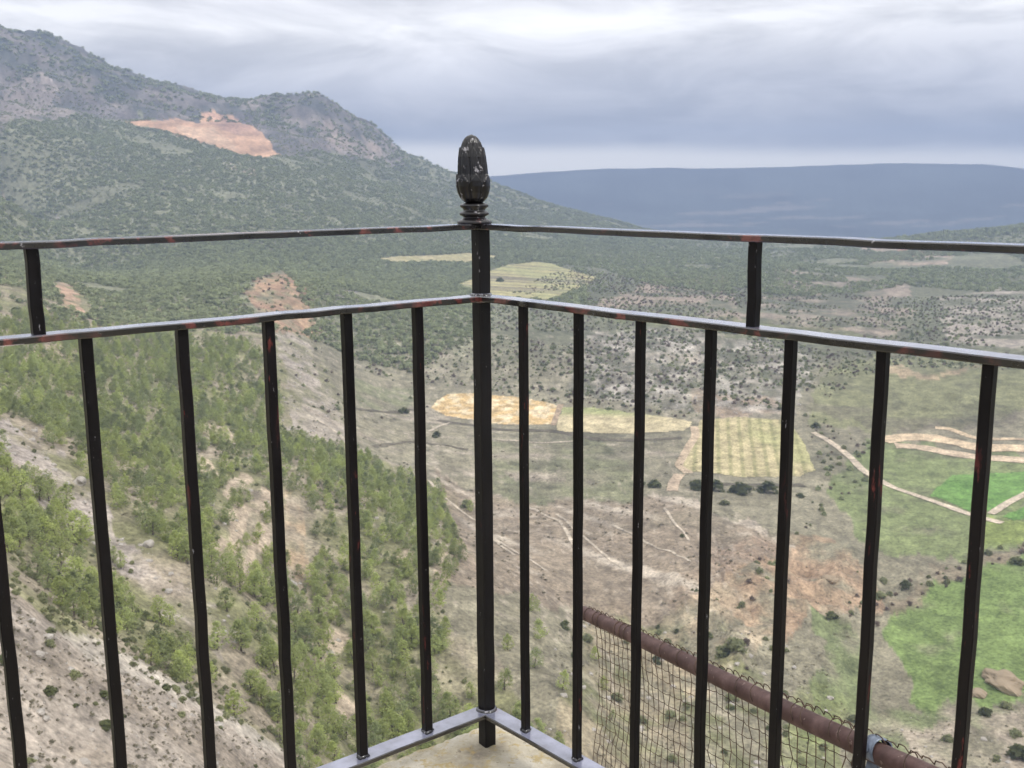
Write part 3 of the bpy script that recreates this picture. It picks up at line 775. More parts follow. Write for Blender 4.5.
def gn_scatter(name, label, xy, coll, nvar, smin, smax, seed=0, sink=.1, group_name=None):
    r = np.random.default_rng(seed); n = len(xy)
    z = ground_z(xy[:, 0], xy[:, 1]) - sink
    me = bpy.data.meshes.new(name); me.vertices.add(n)
    me.vertices.foreach_set('co', np.c_[xy, z].astype(np.float32).ravel())
    for nm, ty, arr in (('scl', 'FLOAT', (smin + (smax - smin) * r.random(n) ** 1.4).astype(np.float32)), ('rot', 'FLOAT', (r.random(n) * 6.283).astype(np.float32)), ('idx', 'INT', r.integers(0, nvar, n).astype(np.int32))):
        a = me.attributes.new(nm, ty, 'POINT'); a.data.foreach_set('value', arr)
    o = link_mesh(name, me); tag(o, label, kind='stuff')
    ng = bpy.data.node_groups.new(name + '_scatter', 'GeometryNodeTree')
    ng.interface.new_socket('Geometry', in_out='INPUT', socket_type='NodeSocketGeometry'); ng.interface.new_socket('Geometry', in_out='OUTPUT', socket_type='NodeSocketGeometry')
    N = ng.nodes.new; gi = N('NodeGroupInput'); go = N('NodeGroupOutput'); ip = N('GeometryNodeInstanceOnPoints'); ci = N('GeometryNodeCollectionInfo')
    ci.inputs['Collection'].default_value = coll; ci.inputs['Separate Children'].default_value = True; ci.inputs['Reset Children'].default_value = True
    def att(nm, ty):
        q = N('GeometryNodeInputNamedAttribute'); q.data_type = ty; q.inputs[0].default_value = nm
        return next(s for s in q.outputs if s.enabled and s.name == 'Attribute')
    cx = N('ShaderNodeCombineXYZ'); ng.links.new(att('rot', 'FLOAT'), cx.inputs[2])
    ip.inputs['Pick Instance'].default_value = True
    ng.links.new(gi.outputs[0], ip.inputs['Points']); ng.links.new(ci.outputs[0], ip.inputs['Instance'])
    ng.links.new(att('idx', 'INT'), ip.inputs['Instance Index']); ng.links.new(att('scl', 'FLOAT'), ip.inputs['Scale'])
    e2r = N('FunctionNodeEulerToRotation'); ng.links.new(cx.outputs[0], e2r.inputs[0]); ng.links.new(e2r.outputs[0], ip.inputs['Rotation'])
    ng.links.new(ip.outputs[0], go.inputs[0])
    md = o.modifiers.new('scatter', 'NODES'); md.node_group = ng
    return o

# --- where things stand in front of which gap of the railing (for the labels)
BAL_L = [(418,307,428,732),(347,314,362,755),(268,321,289,768),(182,330,207,768),(88,340,121,768),(-6,350,28,768)]
BAL_R = [(526,308,527,741),(579,317,575,765),(640,324,631,768),(711,332,698,768),(792,340,773,768),(886,352,858,768),(991,365,957,768)]
ORD = ['first','second','third','fourth','fifth','sixth','seventh','eighth','ninth','tenth','eleventh','twelfth','thirteenth','fourteenth','fifteenth','sixteenth','seventeenth','eighteenth','nineteenth','twentieth',
       'twenty-first','twenty-second','twenty-third','twenty-fourth','twenty-fifth','twenty-sixth','twenty-seventh','twenty-eighth','twenty-ninth','thirtieth']
def gap_of(px, py):
    X = lambda b: b[0] + (b[2] - b[0]) * (py - b[1]) / (b[3] - b[1])
    post = 481 + 8 * (py - 225) / 515
    if px < post:
        k = sum(px < X(b) for b in BAL_L); side = 'left'; n = len(BAL_L)
    else:
        k = sum(px > X(b) for b in BAL_R); side = 'right'; n = len(BAL_R)
    if k == 0: return f'between post and first baluster {side} of it'
    if k >= n: return f'beyond {ORD[n - 1]} baluster {side} of post'
    return f'between {ORD[k - 1]} and {ORD[k]} balusters {side} of post'
def rank_labels(items, fmt):
    """items: dicts with gap, py, desc; label them by their rank from the bottom among like ones in the same gap"""
    by = {}
    for it in items: by.setdefault((it['desc'], it['gap']), []).append(it)
    for (d, gp), v in by.items():
        v.sort(key=lambda q: -q['py'])
        for i, it in enumerate(v):
            rank = '' if len(v) == 1 else (ORD[i] + ' lowest ' if i else 'lowest ')
            it['label'] = fmt.format(rank=rank, desc=d, gap=gp)

# --- pines
NOTREE = [[(-60,425),(30,426),(62,470),(110,520),(190,586),(246,640),(228,668),(170,612),(90,540),(20,480)],
          [(214,500),(246,468),(256,476),(228,510)],[(212,540),(262,490),(276,496),(226,552)],[(232,560),(272,520),(280,528),(242,572)],
          [(284,500),(300,492),(316,520),(312,560),(296,572),(286,540)],[(196,425),(226,428),(240,440),(215,440)],[(196,455),(214,460),(226,476),(202,470)],
          [(240,300),(262,276),(282,268),(300,296),(312,318),(300,340),(262,322)],[(268,330),(308,338),(320,372),(346,420),(318,446),(286,430),(276,380)],
          [(50,285),(66,282),(96,312),(86,318),(64,304)],[(322,660),(345,625),(352,632),(332,672)],[(340,690),(360,705),(352,725),(338,712)]]
FIELDPIX = list(FIELDS.values())
SLOPE = [(-40,430),(-40,330),(30,312),(150,335),(250,345),(288,384),(302,440),(345,450),(445,492),(464,560),(440,625),(475,700),(565,760),(575,800),(310,800),(262,728),(238,648),(196,575),(110,505),(60,450)]
pines = np.concatenate([outside(scatter(SLOPE, 4.1, .94, 301, 13, .31), NOTREE),
                        scatter([(-20,435),(25,462),(90,528),(168,606),(238,672),(305,748),(255,738),(200,698),(110,646),(60,612),(10,560),(-20,540)], 4.0, .85, 302, 10, .36),
                        np.array([raycast(x, y, TERR) for x, y in [(534,612),(540,640),(535,668),(505,690),(520,720),(540,740),(508,650),(562,690),(604,690),(596,660),(612,720),(470,512)]])])
d = np.hypot(pines[:, 0], pines[:, 1]); z = ground_z(pines[:, 0], pines[:, 1])
ppx, ppy = to_pix(np.c_[pines, z + 2])
inside = (ppx > -8) & (ppx < 1032) & (ppy < 775)
order = np.argsort(np.where(inside, d, 1e9)); near_i = order[:300]; rest_i = np.array([i for i in order[300:]])
TINTS = list(FOL)
SHAPES = {}
for ti, tn in enumerate(TINTS):
    for q in range(3):
        SHAPES[(tn, q)] = (crown_mesh(400 + ti * 10 + q, 1.0, [.74, .86, .66][q], FOL[tn], n=760, size=.027, k=75), trunk_mesh(430 + q, 1.0))
for me, tm in SHAPES.values(): pass
proto_tree = {}
items = []
for i in near_i:
    x, y = pines[i]; h = float(np.clip(rng.normal(5.0, 1.0), 2.6, 7.4)) * (.85 if d[i] < 190 else 1)
    tn = TINTS[int(rng.choice(3, p=[.45, .38, .17]))]; px, py = to_pix(np.array([x, y, ground_z(x, y) + h * .5]))
    size = 'tall' if h > 5.4 else ('small' if h < 4.0 else 'mid-sized')
    items.append(dict(x=x, y=y, h=h, tn=tn, q=int(rng.integers(0, 3)), px=float(px), py=float(py), gap=gap_of(px, py), desc=f'{size} {tn} pine'))
rank_labels(items, '{rank}{desc} on slope seen {gap}')
for it in items:
    key = (it['tn'], it['q']); gz = float(ground_z(it['x'], it['y']))
    if key not in proto_tree:
        t = empty('pine_tree', (0, 0, 0))
        link_mesh('trunk', SHAPES[key][1], None, t); link_mesh('crown', SHAPES[key][0], None, t)
        proto_tree[key] = t
    else:
        src = proto_tree[key]; t = src.copy(); C.objects.link(t)
        for ch in list(src.children):
            c = ch.copy(); C.objects.link(c); c.parent = t
    t.location = (it['x'], it['y'], gz - .1); wsc = it['h'] * rng.uniform(.9, 1.15)
    t.scale = (wsc, wsc, it['h']); t.rotation_euler = (rng.normal(0, .04), rng.normal(0, .04), rng.uniform(0, 6.28))
    tag(t, it['label'], 'pine tree', 'young pines on the near slope')
pc = proto_coll('slope_pine', [SHAPES[k][0] for k in SHAPES])
gn_scatter('pine_forest', 'dense young pine wood higher up the near hillside', pines[rest_i], pc, len(SHAPES), 3.2, 6.0, 303)
# far woods
farm = [quads_mesh('far_crown', leaf_quads(*crown_points(500 + q, .62, 1.2, 18)[:2], 80, .13, np.random.default_rng(510 + q), .8, 1.2), FOLFAR) for q in range(3)]
fc = proto_coll('far_pine', farm)
MID = [(-60,240),(0,236),(300,240),(480,243),(480,335),(420,372),(330,345),(300,338),(240,334),(150,328),(-40,312)]
MTN = [(-80,125),(60,105),(130,127),(240,160),(290,158),(420,163),(480,174),(600,214),(700,236),(640,243),(480,243),(300,240),(0,236),(-80,236)]
FARP = [(480,243),(640,240),(1040,247),(1040,300),(900,290),(760,300),(650,285),(600,268),(480,258)]
def polar_scatter(a0, a1, r0, r1, spacing, keep, seed, noise, lo):
    r = np.random.default_rng(seed); a0, a1 = math.radians(a0), math.radians(a1)
    n = int((a1 - a0) * (r1 ** 2 - r0 ** 2) / 2 / spacing ** 2 * keep)
    a = a0 + (a1 - a0) * r.random(n); q = np.sqrt(r0 ** 2 + (r1 ** 2 - r0 ** 2) * r.random(n))
    X, Y = q * np.sin(a), q * np.cos(a)
    m = (fbm(X / noise, Y / noise, 4, seed + 5) * .5 + .5) > lo
    return np.c_[X[m], Y[m]]
ROCKFACE = [(-120,-60),(0,10),(100,40),(200,80),(322,85),(350,105),(405,140),(440,155),(400,160),(330,148),(285,153),(200,126),(130,110),(60,116),(0,128),(-120,128)]
far_xy = np.concatenate([outside(polar_scatter(-28, 4, 880, 2080, 4.8, 1.0, 312, 70, .31), [QUARRY, ROCKFACE, FIELDS['strip'], FIELDS['far']] + NOTREE), scatter([(640,228),(700,236),(800,238),(900,240),(940,236),(980,230),(1050,224),(1050,252),(640,250)], 8.5, .85, 310, 90, .33), outside(scatter(MID, 4.6, .92, 311, 60, .30), NOTREE + [FIELDS['far'], FIELDS['strip']]),
                         outside(scatter(FARP, 5.6, .88, 313, 90, .31), [FIELDS['far'], FIELDS['strip']])])
gn_scatter('pine_forest', 'wide grey-green pine woods covering the mountain foot and far valley', far_xy, fc, 3, 2.4, 5.8, 314)
ridge_xy = np.concatenate([polar_scatter(-28, 2, 2090, 2650, 10.5, 1.0, 315, 60, .36), polar_scatter(2, 8, 1700, 2700, 8.0, 1.0, 329, 70, .32), polar_scatter(18, 28, 1800, 2500, 9.0, 1.0, 330, 70, .36)])
gn_scatter('pine_forest', 'dark trees fringing the mountain crest', ridge_xy, fc, 3, 5, 9, 316)
rock_scrub = outside(scatter([(-80,0),(0,45),(128,80),(200,106),(322,110),(400,150),(330,152),(285,158),(200,130),(60,115),(-80,125)], 9.5, .6, 317, 70, .42), [QUARRY])
gn_scatter('mountain_scrub', 'low scrub between the mountain woods', outside(polar_scatter(-28, 5, 900, 2080, 8.0, 1.0, 319, 40, .3), [QUARRY, FIELDS['strip'], FIELDS['far']] + NOTREE), fc, 3, 1.2, 3.4, 320)
gn_scatter('mountain_scrub', 'scattered scrub on the grey rock face under the crest', rock_scrub, fc, 3, 2, 5.5, 318)

# --- shrubs
FOLBROWN = foliage_mat('bare_twigs', (.25,.195,.155), (.18,.145,.115))
bushes = {'dark': [bush_mesh(600 + q, FOLDARK) for q in range(2)], 'olive': [bush_mesh(610 + q, FOLOLIVE) for q in range(2)]}
named = [  # px, py, width, kind, label
 (655,487,6.5,'dark','dark round bush just outside the vineyard corner'),(642,486,4,'dark','smaller dark bush beside the round bush by the vineyard corner'),
 (697,489,7,'dark','dark bush under the lower vineyard edge, beside the worn earth gap'),(716,491,7,'dark','broad dark bush in the hedge line below the vineyard'),
 (742,493,9,'dark','widest dark bush of the hedge line below the vineyard'),(768,493,8,'dark','dark bush in the hedge line below the vineyard, nearest its far corner'),
 (725,505,4,'olive','olive bush a little below the vineyard hedge line'),
 (682,537,2.2,'dark','lone tiny dark bush in the middle of the bare brown slope'),(466,507,5,'olive','lone green bush against the post on the brown slope'),
 (437,437,5,'dark','small dark bush beneath the golden stubble field'),(403,413,6,'dark','dark bush just uphill of the golden stubble field tip'),
 (831,618,4,'dark','dark bush at the head of the green gully'),(800,497,3.5,'dark','dark bush on the rough bank beside the track'),
 (816,428,5,'dark','dark bush at the top bend of the dirt track'),(500,282,9,'dark','dark tree-like bush standing inside the striped yellow field'),
 (735,648,6,'olive','olive bush clump on the tan badland slope'),(722,656,5,'olive','lower olive bush beside the clump on the tan badland slope'),
 (1019,758,5.5,'dark','large dark bush at the bottom corner beside tan rocks'),(880,598,4,'olive','olive bush on the brown bank between the two meadows'),
 (905,588,4.5,'dark','dark bush on the brown bank between the two meadows'),(1016,564,5,'dark','dark bush at the far end of the brown bank between meadows'),
 (50,695,2.0,'dark','dark round bush low on the bare scree slope'),(105,727,2.0,'dark','dark round bush beside the second leftmost baluster on the scree'),
 (104,698,1.7,'dark','smaller dark bush on scree just above the round one'),(166,690,1.8,'dark','dark bush at the scree crest edge'),(4,662,1.9,'dark','dark bush on scree at the extreme left edge'),
]
PB = {}
def put_bush(x, y, w, kd, label, group, q):
    gz = float(ground_z(x, y)); key = (kd, q)
    if key not in PB:
        o = link_mesh('shrub', bushes[kd][q]); PB[key] = o
    else: o = PB[key].copy(); C.objects.link(o)
    o.location = (x, y, gz - .06 * w); s = w * rng.uniform(.92, 1.1); o.scale = (s, w, w * rng.uniform(.72, .95)); o.rotation_euler = (0, 0, rng.uniform(0, 6.28))
    return tag(o, label, 'shrub', group)
for k, (px, py, w, kd, lb) in enumerate(named):
    x, y = raycast(px, py, TERR); put_bush(x, y, w, kd, lb, 'single shrubs in the valley', k % 2)
scree = [(-40,570),(10,590),(60,640),(110,662),(200,712),(260,752),(300,800),(-40,800)]
valley_poly = [(560,610),(700,610),(800,640),(860,720),(1040,700),(1040,800),(540,800)]
knoll_poly = [(560,345),(640,330),(760,330),(820,350),(1040,352),(1040,372),(890,366),(800,412),(640,404),(540,390),(430,385),(350,365),(420,335),(500,335)]
sh = np.concatenate([scatter(scree, 9, .45, 321), scatter(valley_poly, 7.5, .55, 322, 20, .4), scatter([(30,540),(110,590),(200,660),(160,680),(60,610)], 4.5, .6, 323)])
sx, sy = to_pix(np.c_[sh, ground_z(sh[:, 0], sh[:, 1]) + .3]); ok = (sx > 0) & (sx < 1024) & (sy < 766); sh = sh[ok]; sd = np.hypot(sh[:, 0], sh[:, 1]); sh = sh[np.argsort(sd)][:230]
items = []
for x, y in sh:
    kd = 'dark' if rng.random() < .4 else 'olive'; r_ = math.hypot(x, y); w = rng.uniform(.7, 1.5) if r_ < 175 else rng.uniform(1.4, 3.6)
    px, py = to_pix(np.array([x, y, ground_z(x, y) + .3 * w]))
    items.append(dict(x=x, y=y, w=w, kd=kd, py=float(py), gap=gap_of(px, py), desc=('big ' if w > 2.6 else 'low ' if w < 1.1 else '') + kd + ' shrub'))
rank_labels(items, '{rank}{desc} on ground seen {gap}')
for it in items: put_bush(it['x'], it['y'], it['w'], it['kd'], it['label'], 'small shrubs on the lower slopes', int(rng.integers(0, 2)))
bc = proto_coll('scrub_bush', [bush_mesh(630, FOLFAR)] + bushes['olive'] + [bush_mesh(620 + q, FOLBROWN, n=260, size=.06) for q in range(2)])
scrub = np.concatenate([outside(scatter(knoll_poly, 4.0, .85, 331, 40, .36), FIELDPIX), scatter([(560,270),(700,280),(900,300),(1040,300),(1040,352),(830,340),(640,330),(480,330),(480,300)], 4.6, .8, 332, 60, .38),
                        scatter([(670,580),(720,560),(860,560),(890,610),(830,690),(700,690)], 6, .5, 333, 18, .5), scatter([(846,580),(900,575),(1040,535),(1040,560),(900,612),(850,640)], 4.5, .6, 334),
                        outside(scatter([(800,410),(880,440),(860,500),(780,545),(820,470)], 5, .6, 335, 15, .4), FIELDPIX), scatter([(320,380),(430,392),(430,430),(320,420)], 8, .35, 336, 20, .5), scatter([(240,300),(262,272),(300,280),(320,340),(360,430),(300,450),(262,330)], 6, .55, 339, 14, .42),
                        outside(scatter([(480,385),(600,392),(640,402),(700,415),(700,420),(560,404),(480,393)], 5, .9, 337), [])])
low_xy = np.concatenate([outside(scatter(SLOPE, 3.4, .6, 381, 8, .42), NOTREE), scatter([(-20,470),(25,490),(90,545),(168,620),(238,690),(300,760),(240,745),(190,708),(110,655),(60,625),(0,582),(-20,570)], 2.2, .7, 382, 9, .40), scatter(NOTREE[0], 4.5, .5, 383), scatter(scree, 5.5, .5, 384, 14, .5)])
gn_scatter('scrubland', 'green dwarf scrub between the pines of the near slope', low_xy, proto_coll('dwarf_scrub', bushes['olive']), 2, .5, 1.7, 385, .03)
gn_scatter('scrubland', 'low grey-green scrub over the rocky knolls and banks', scrub, bc, 5, .8, 2.9, 338)
tufts = [bush_mesh(640 + q, TUFTM, k=5 + 3 * q, n=70, size=.10) for q in range(3)]
for me_ in tufts:
    me_.transform(Matrix.Diagonal((1.15, .85, .62, 1)))
tcn = proto_coll('grass_tuft', tufts)
tx = np.concatenate([scatter(scree, 1.0, .62, 341, 6, .40), scatter([(0,530),(110,590),(230,690),(290,750),(200,715),(60,640)], 1.3, .6, 342),
                     scatter(valley_poly, 2.2, .6, 343, 14, .35), outside(scatter(SLOPE, 3.0, .5, 344), NOTREE), scatter([(670,580),(720,545),(860,555),(890,610),(830,690),(700,690)], 2.4, .55, 345, 14, .4)])
gn_scatter('grass_tufts', 'dry grass and thyme tufts dotting the bare slopes', tx, tcn, 3, .25, 1.0, 346, .02)
tw = np.concatenate([scatter([(430,470),(520,500),(700,500),(790,540),(700,600),(560,610),(470,590)], 4.2, .5, 347, 20, .4), scatter([(300,400),(430,410),(470,440),(600,440),(700,460),(690,490),(480,470),(320,450)], 5.5, .5, 348, 25, .45)])
gn_scatter('grass_tufts', 'dry tussocks across the brown valley slope', tw, tcn, 3, .6, 1.7, 349, .02)

# --- rocks
rocks = [rock_mesh(700 + q, ROCKM) for q in range(4)]
rc = proto_coll('loose_rock', rocks)
rx = np.concatenate([scatter(K1, 3.2, .8, 351, 20, .48), scatter(NOTREE[0], 3.2, .5, 352), scatter(scree, 3.4, .4, 353), scatter([(268,330),(308,338),(320,372),(346,420),(318,446),(286,430)], 5, .6, 354),
                     scatter([(930,300),(1040,290),(1040,352),(950,348)], 9, .6, 355, 40, .5), scatter([(640,285),(720,275),(760,330),(690,330),(600,310)], 9, .5, 356, 40, .5), scatter(SLOPE, 7, .25, 357), scatter(valley_poly, 5, .3, 358)])
gn_scatter('loose_rocks', 'pale limestone rocks strewn over the knolls and slopes', rx, rc, 4, .35, 2.3, 359, .05)
sx_ = np.concatenate([scatter(scree, 1.0, .5, 361, 6, .4), scatter(NOTREE[0], 1.2, .55, 362, 7, .4), scatter(valley_poly, 2.0, .4, 363, 9, .4), scatter([(670,580),(720,545),(860,555),(890,610),(830,690),(700,690)], 2.0, .5, 364, 9, .4), scatter([(430,470),(520,500),(700,500),(790,540),(700,600),(560,610),(470,590)], 3.2, .35, 365, 16, .45)])
gn_scatter('loose_stones', 'small pale stones littering the scree and bare slopes', sx_, rc, 4, .12, .55, 366, .03)
for px, py, w, lb in [(149,546,2.6,'pale upright boulder among pines, between the second and third leftmost balusters'),(292,586,3.0,'large white boulder in the pine gap beside the third baluster left of post'),
                      (296,600,2.4,'squat white boulder just below the larger one in the pine gap'),(266,595,2.4,'pale boulder in shade on the other side of the third baluster'),
                      (271,655,2.2,'white boulder at the foot of the pale rocky strip'),(330,655,2.0,'pale boulder in a small clearing among the lower pines'),(80,484,3.5,'broad pale rock slab on the upper stony strip')]:
    x, y = raycast(px, py, TERR); o = link_mesh('boulder', rock_mesh(720 + int(px), ROCKM, 3, 1, .9, .8))
    o.location = (x, y, float(ground_z(x, y)) + w * .15); o.scale = (w, w, w); o.rotation_euler = (.2, .1, px); tag(o, lb, 'boulder', 'boulders on the near hillside')
for px, py, w, hh, lb in [(1004,684,15,5.5,'big rounded tan rock outcrop in the lower meadow'),(978,694,6,2.4,'small reddish rock beside the rounded tan outcrop'),(830,580,7,3,'tan eroded rock hump above the green gully')]:
    x, y = raycast(px, py, TERR); o = link_mesh('rock_outcrop', rock_mesh(760 + px, TANM, 4, 1, .8, 1))
    o.location = (x, y, float(ground_z(x, y)) + hh * .1); o.scale = (w, w, hh); o.rotation_euler = (0, 0, px); tag(o, lb, 'rock', 'tan rocks')

# ------------------------------------------------------------------ balcony: stone terrace, iron railing, mesh guard
PX, PD = -0.0568, 2.0
POST = np.array([PX, PD, 0.0])
aL, aR = 0.6639, 0.8502
DL = np.array([-math.cos(aL), -math.sin(aL), 0]); DR = np.array([math.cos(aR), -math.sin(aR), 0])
ZT, ZM, ZB = -0.0836, -0.2165, -1.0583
ZS = -1.130
def paint_iron(name, wear, red, gloss=.3, streak=(1, 1, 1), chip=.0, coat=.0, sky_sheen=.0, spec=.3):
    b = MatB(name, gloss, .6)
    v = b.coord('Object', streak)
    n = b.noise(v, 22, 6, .62); n2 = b.noise(v, 70, 5, .65); n3 = b.noise(v, 7, 3, .5)
    base = b.mix(b.rng(n3, .35, .65, 0, 1), (.0035,.003,.0038,1), (.007,.0056,.0066,1))
    rust = b.mix(b.rng(n2, .35, .65, 0, 1), (.07,.014,.014,1), (.17,.045,.038,1))
    fac = b.rng(n, wear, wear + .05, 0, 1)
    lim = b.rng(n3, red, red + .1, 0, 1)
    m = b.n('ShaderNodeMath'); m.operation = 'MULTIPLY'; b.l(fac, m.inputs[0]); b.l(lim, m.inputs[1])
    c = b.mix(m.outputs[0], base, rust)
    f2 = b.rng(n2, .685 - chip, .72 - chip, 0, 1)
    c = b.mix(f2, c, (.29,.28,.30,1))
    if sky_sheen > 0:      # upper faces tinted pale blue: sky sheen put into the colour
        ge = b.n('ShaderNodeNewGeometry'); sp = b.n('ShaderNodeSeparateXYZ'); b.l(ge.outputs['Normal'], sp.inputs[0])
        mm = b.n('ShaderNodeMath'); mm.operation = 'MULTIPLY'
        b.l(b.rng(sp.outputs[2], .75, .95, 0, sky_sheen), mm.inputs[0]); b.l(b.rng(n, .3, .62, 1, .55), mm.inputs[1])
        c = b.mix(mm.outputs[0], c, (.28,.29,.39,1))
    b.color(c)
    rr = b.rng(n, .4, .7, gloss, gloss + .22); b.l(rr, b.b.inputs['Roughness'])
    b.b.inputs['IOR'].default_value = 1.6
    b.b.inputs['Specular IOR Level'].default_value = spec
    b.b.inputs['Coat Weight'].default_value = coat; b.b.inputs['Coat Roughness'].default_value = .10; b.b.inputs['Coat IOR'].default_value = 1.7
    b.bump(n, .06, .001)
    return b.m
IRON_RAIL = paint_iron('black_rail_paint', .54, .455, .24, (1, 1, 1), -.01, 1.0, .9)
IRON_FOOT = paint_iron('weathered_sheen_foot_rail_paint', .58, .50, .28, (1, 1, 1), .0, 1.0, .9)
IRON_BAR = paint_iron('black_bar_paint', .60, .51, .33, (3, 3, .6), .0, 0, 0, .16)
IRON_POST = paint_iron('black_post_paint', .64, .52, .42, (2, 2, .7), .0, 0, 0, .22)
IRON_CAST = paint_iron('worn_cast_paint', .63, .54, .34, (1, 1, 1), .07, .35, .0, .16)
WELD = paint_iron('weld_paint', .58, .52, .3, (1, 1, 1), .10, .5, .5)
def zinc_mat():
    b = MatB('zinc', .38, .5); b.b.inputs['Metallic'].default_value = .25
    n = b.noise(b.coord('Object'), 60, 4); b.color(b.ramp(n, [(.3, (.07,.085,.115)), (.7, (.22,.26,.33))])); b.bump(n, .2, .002); return b.m
def pipe_mat():
    b = MatB('rust_brown_pipe', .62, .3); v = b.coord('Object'); n = b.noise(v, 18, 6, .65); n2 = b.noise(v, 90, 4)
    c = b.ramp(n, [(.28, (.050,.028,.025)), (.5, (.092,.052,.046)), (.72, (.16,.10,.090))])
    b.color(b.mix(b.rng(n2, .66, .72, 0, .6), c, (.36,.27,.23,1))); b.bump(n, .25, .004); return b.m
def wire_mat():
    b = MatB('rusty_wire', .8, .2); n = b.noise(b.coord('Object'), 30, 3)
    b.color(b.ramp(n, [(.35, (.055,.038,.030)), (.7, (.13,.085,.062))])); return b.m
def stone_mat():
    b = MatB('lichen_stone', .92, .2); v = b.coord('Object')
    n = b.noise(v, 9, 7, .66); n2 = b.noise(v, 30, 6, .7); n3 = b.noise(v, 75, 4, .6)
    c = b.ramp(n, [(.28, (.22,.19,.15)), (.48, (.46,.41,.31)), (.68, (.60,.56,.48))])
    c = b.mix(b.rng(n2, .52, .61, 0, .75), c, (.41,.31,.13,1))
    c = b.mix(b.rng(n2, .30, .40, .75, 0), c, (.58,.53,.46,1))
    c = b.mix(b.rng(n3, .62, .70, 0, .7), c, (.16,.13,.10,1))
    b.color(c); b.bump(n2, .8, .012); return b.m
ZINC, PIPE, WIRE, STONE = zinc_mat(), pipe_mat(), wire_mat(), stone_mat()

def new_bm_obj(name, bm, mat, parent=None, smooth=False):
    me = bpy.data.meshes.new(name); bm.normal_update()
    for f in bm.faces: f.smooth = smooth
    bm.to_mesh(me); bm.free(); me.materials.append(mat)
    o = bpy.data.objects.new(name, me); C.objects.link(o)
    if parent is not None: o.parent = parent
    return o
def bar_bm(p0, p1, w, h, side, bev=.0012, segs=24, wob=.0006, seed=1):
    """rectangular bar from p0 to p1: w across along side, h along the third axis; softened edges, slightly uneven"""
    p0 = np.array(p0, float); p1 = np.array(p1, float); d = p1 - p0; L = np.linalg.norm(d); d /= L
    s = np.array(side, float); s -= d * (s @ d); s /= np.linalg.norm(s); u = np.cross(s, d)
    hw, hh = w / 2, h / 2; b = bev
    prof = [(-hw + b, -hh), (hw - b, -hh), (hw, -hh + b), (hw, hh - b), (hw - b, hh), (-hw + b, hh), (-hw, hh - b), (-hw, -hh + b)]
    bm = bmesh.new(); rings = []; r = np.random.default_rng(seed)
    for i in range(segs + 1):
        t = L * i / segs; off = s * r.normal() * wob + u * r.normal() * wob * .7 if 0 < i < segs else 0
        rings.append([bm.verts.new(p0 + d * t + s * x + u * y + off) for x, y in prof])
    for a, c in zip(rings[:-1], rings[1:]):
        for k in range(8): bm.faces.new((a[k], a[(k + 1) % 8], c[(k + 1) % 8], c[k]))
    bm.faces.new(rings[0][::-1]); bm.faces.new(rings[-1])
    return bm
LREN, RREN = 2.3, 2.3
Z3 = np.array([0, 0, 1.0])
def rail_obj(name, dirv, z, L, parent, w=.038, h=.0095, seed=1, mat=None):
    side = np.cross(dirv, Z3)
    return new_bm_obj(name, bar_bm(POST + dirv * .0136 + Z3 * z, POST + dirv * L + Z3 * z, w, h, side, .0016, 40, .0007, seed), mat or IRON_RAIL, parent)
def lathe(profile, seg=48, warp=None):
    V_, F = [], []
    for i, (r, z) in enumerate(profile):
        for k in range(seg):
            a = 2 * math.pi * k / seg; rr = r if warp is None else warp(r, z, a)
            V_.append((rr * math.cos(a), rr * math.sin(a), z))
    n = len(profile)
    for i in range(n - 1):
        for k in range(seg): F.append((i * seg + k, i * seg + (k + 1) % seg, (i + 1) * seg + (k + 1) % seg, (i + 1) * seg + k))
    return np.array(V_), np.array(F)

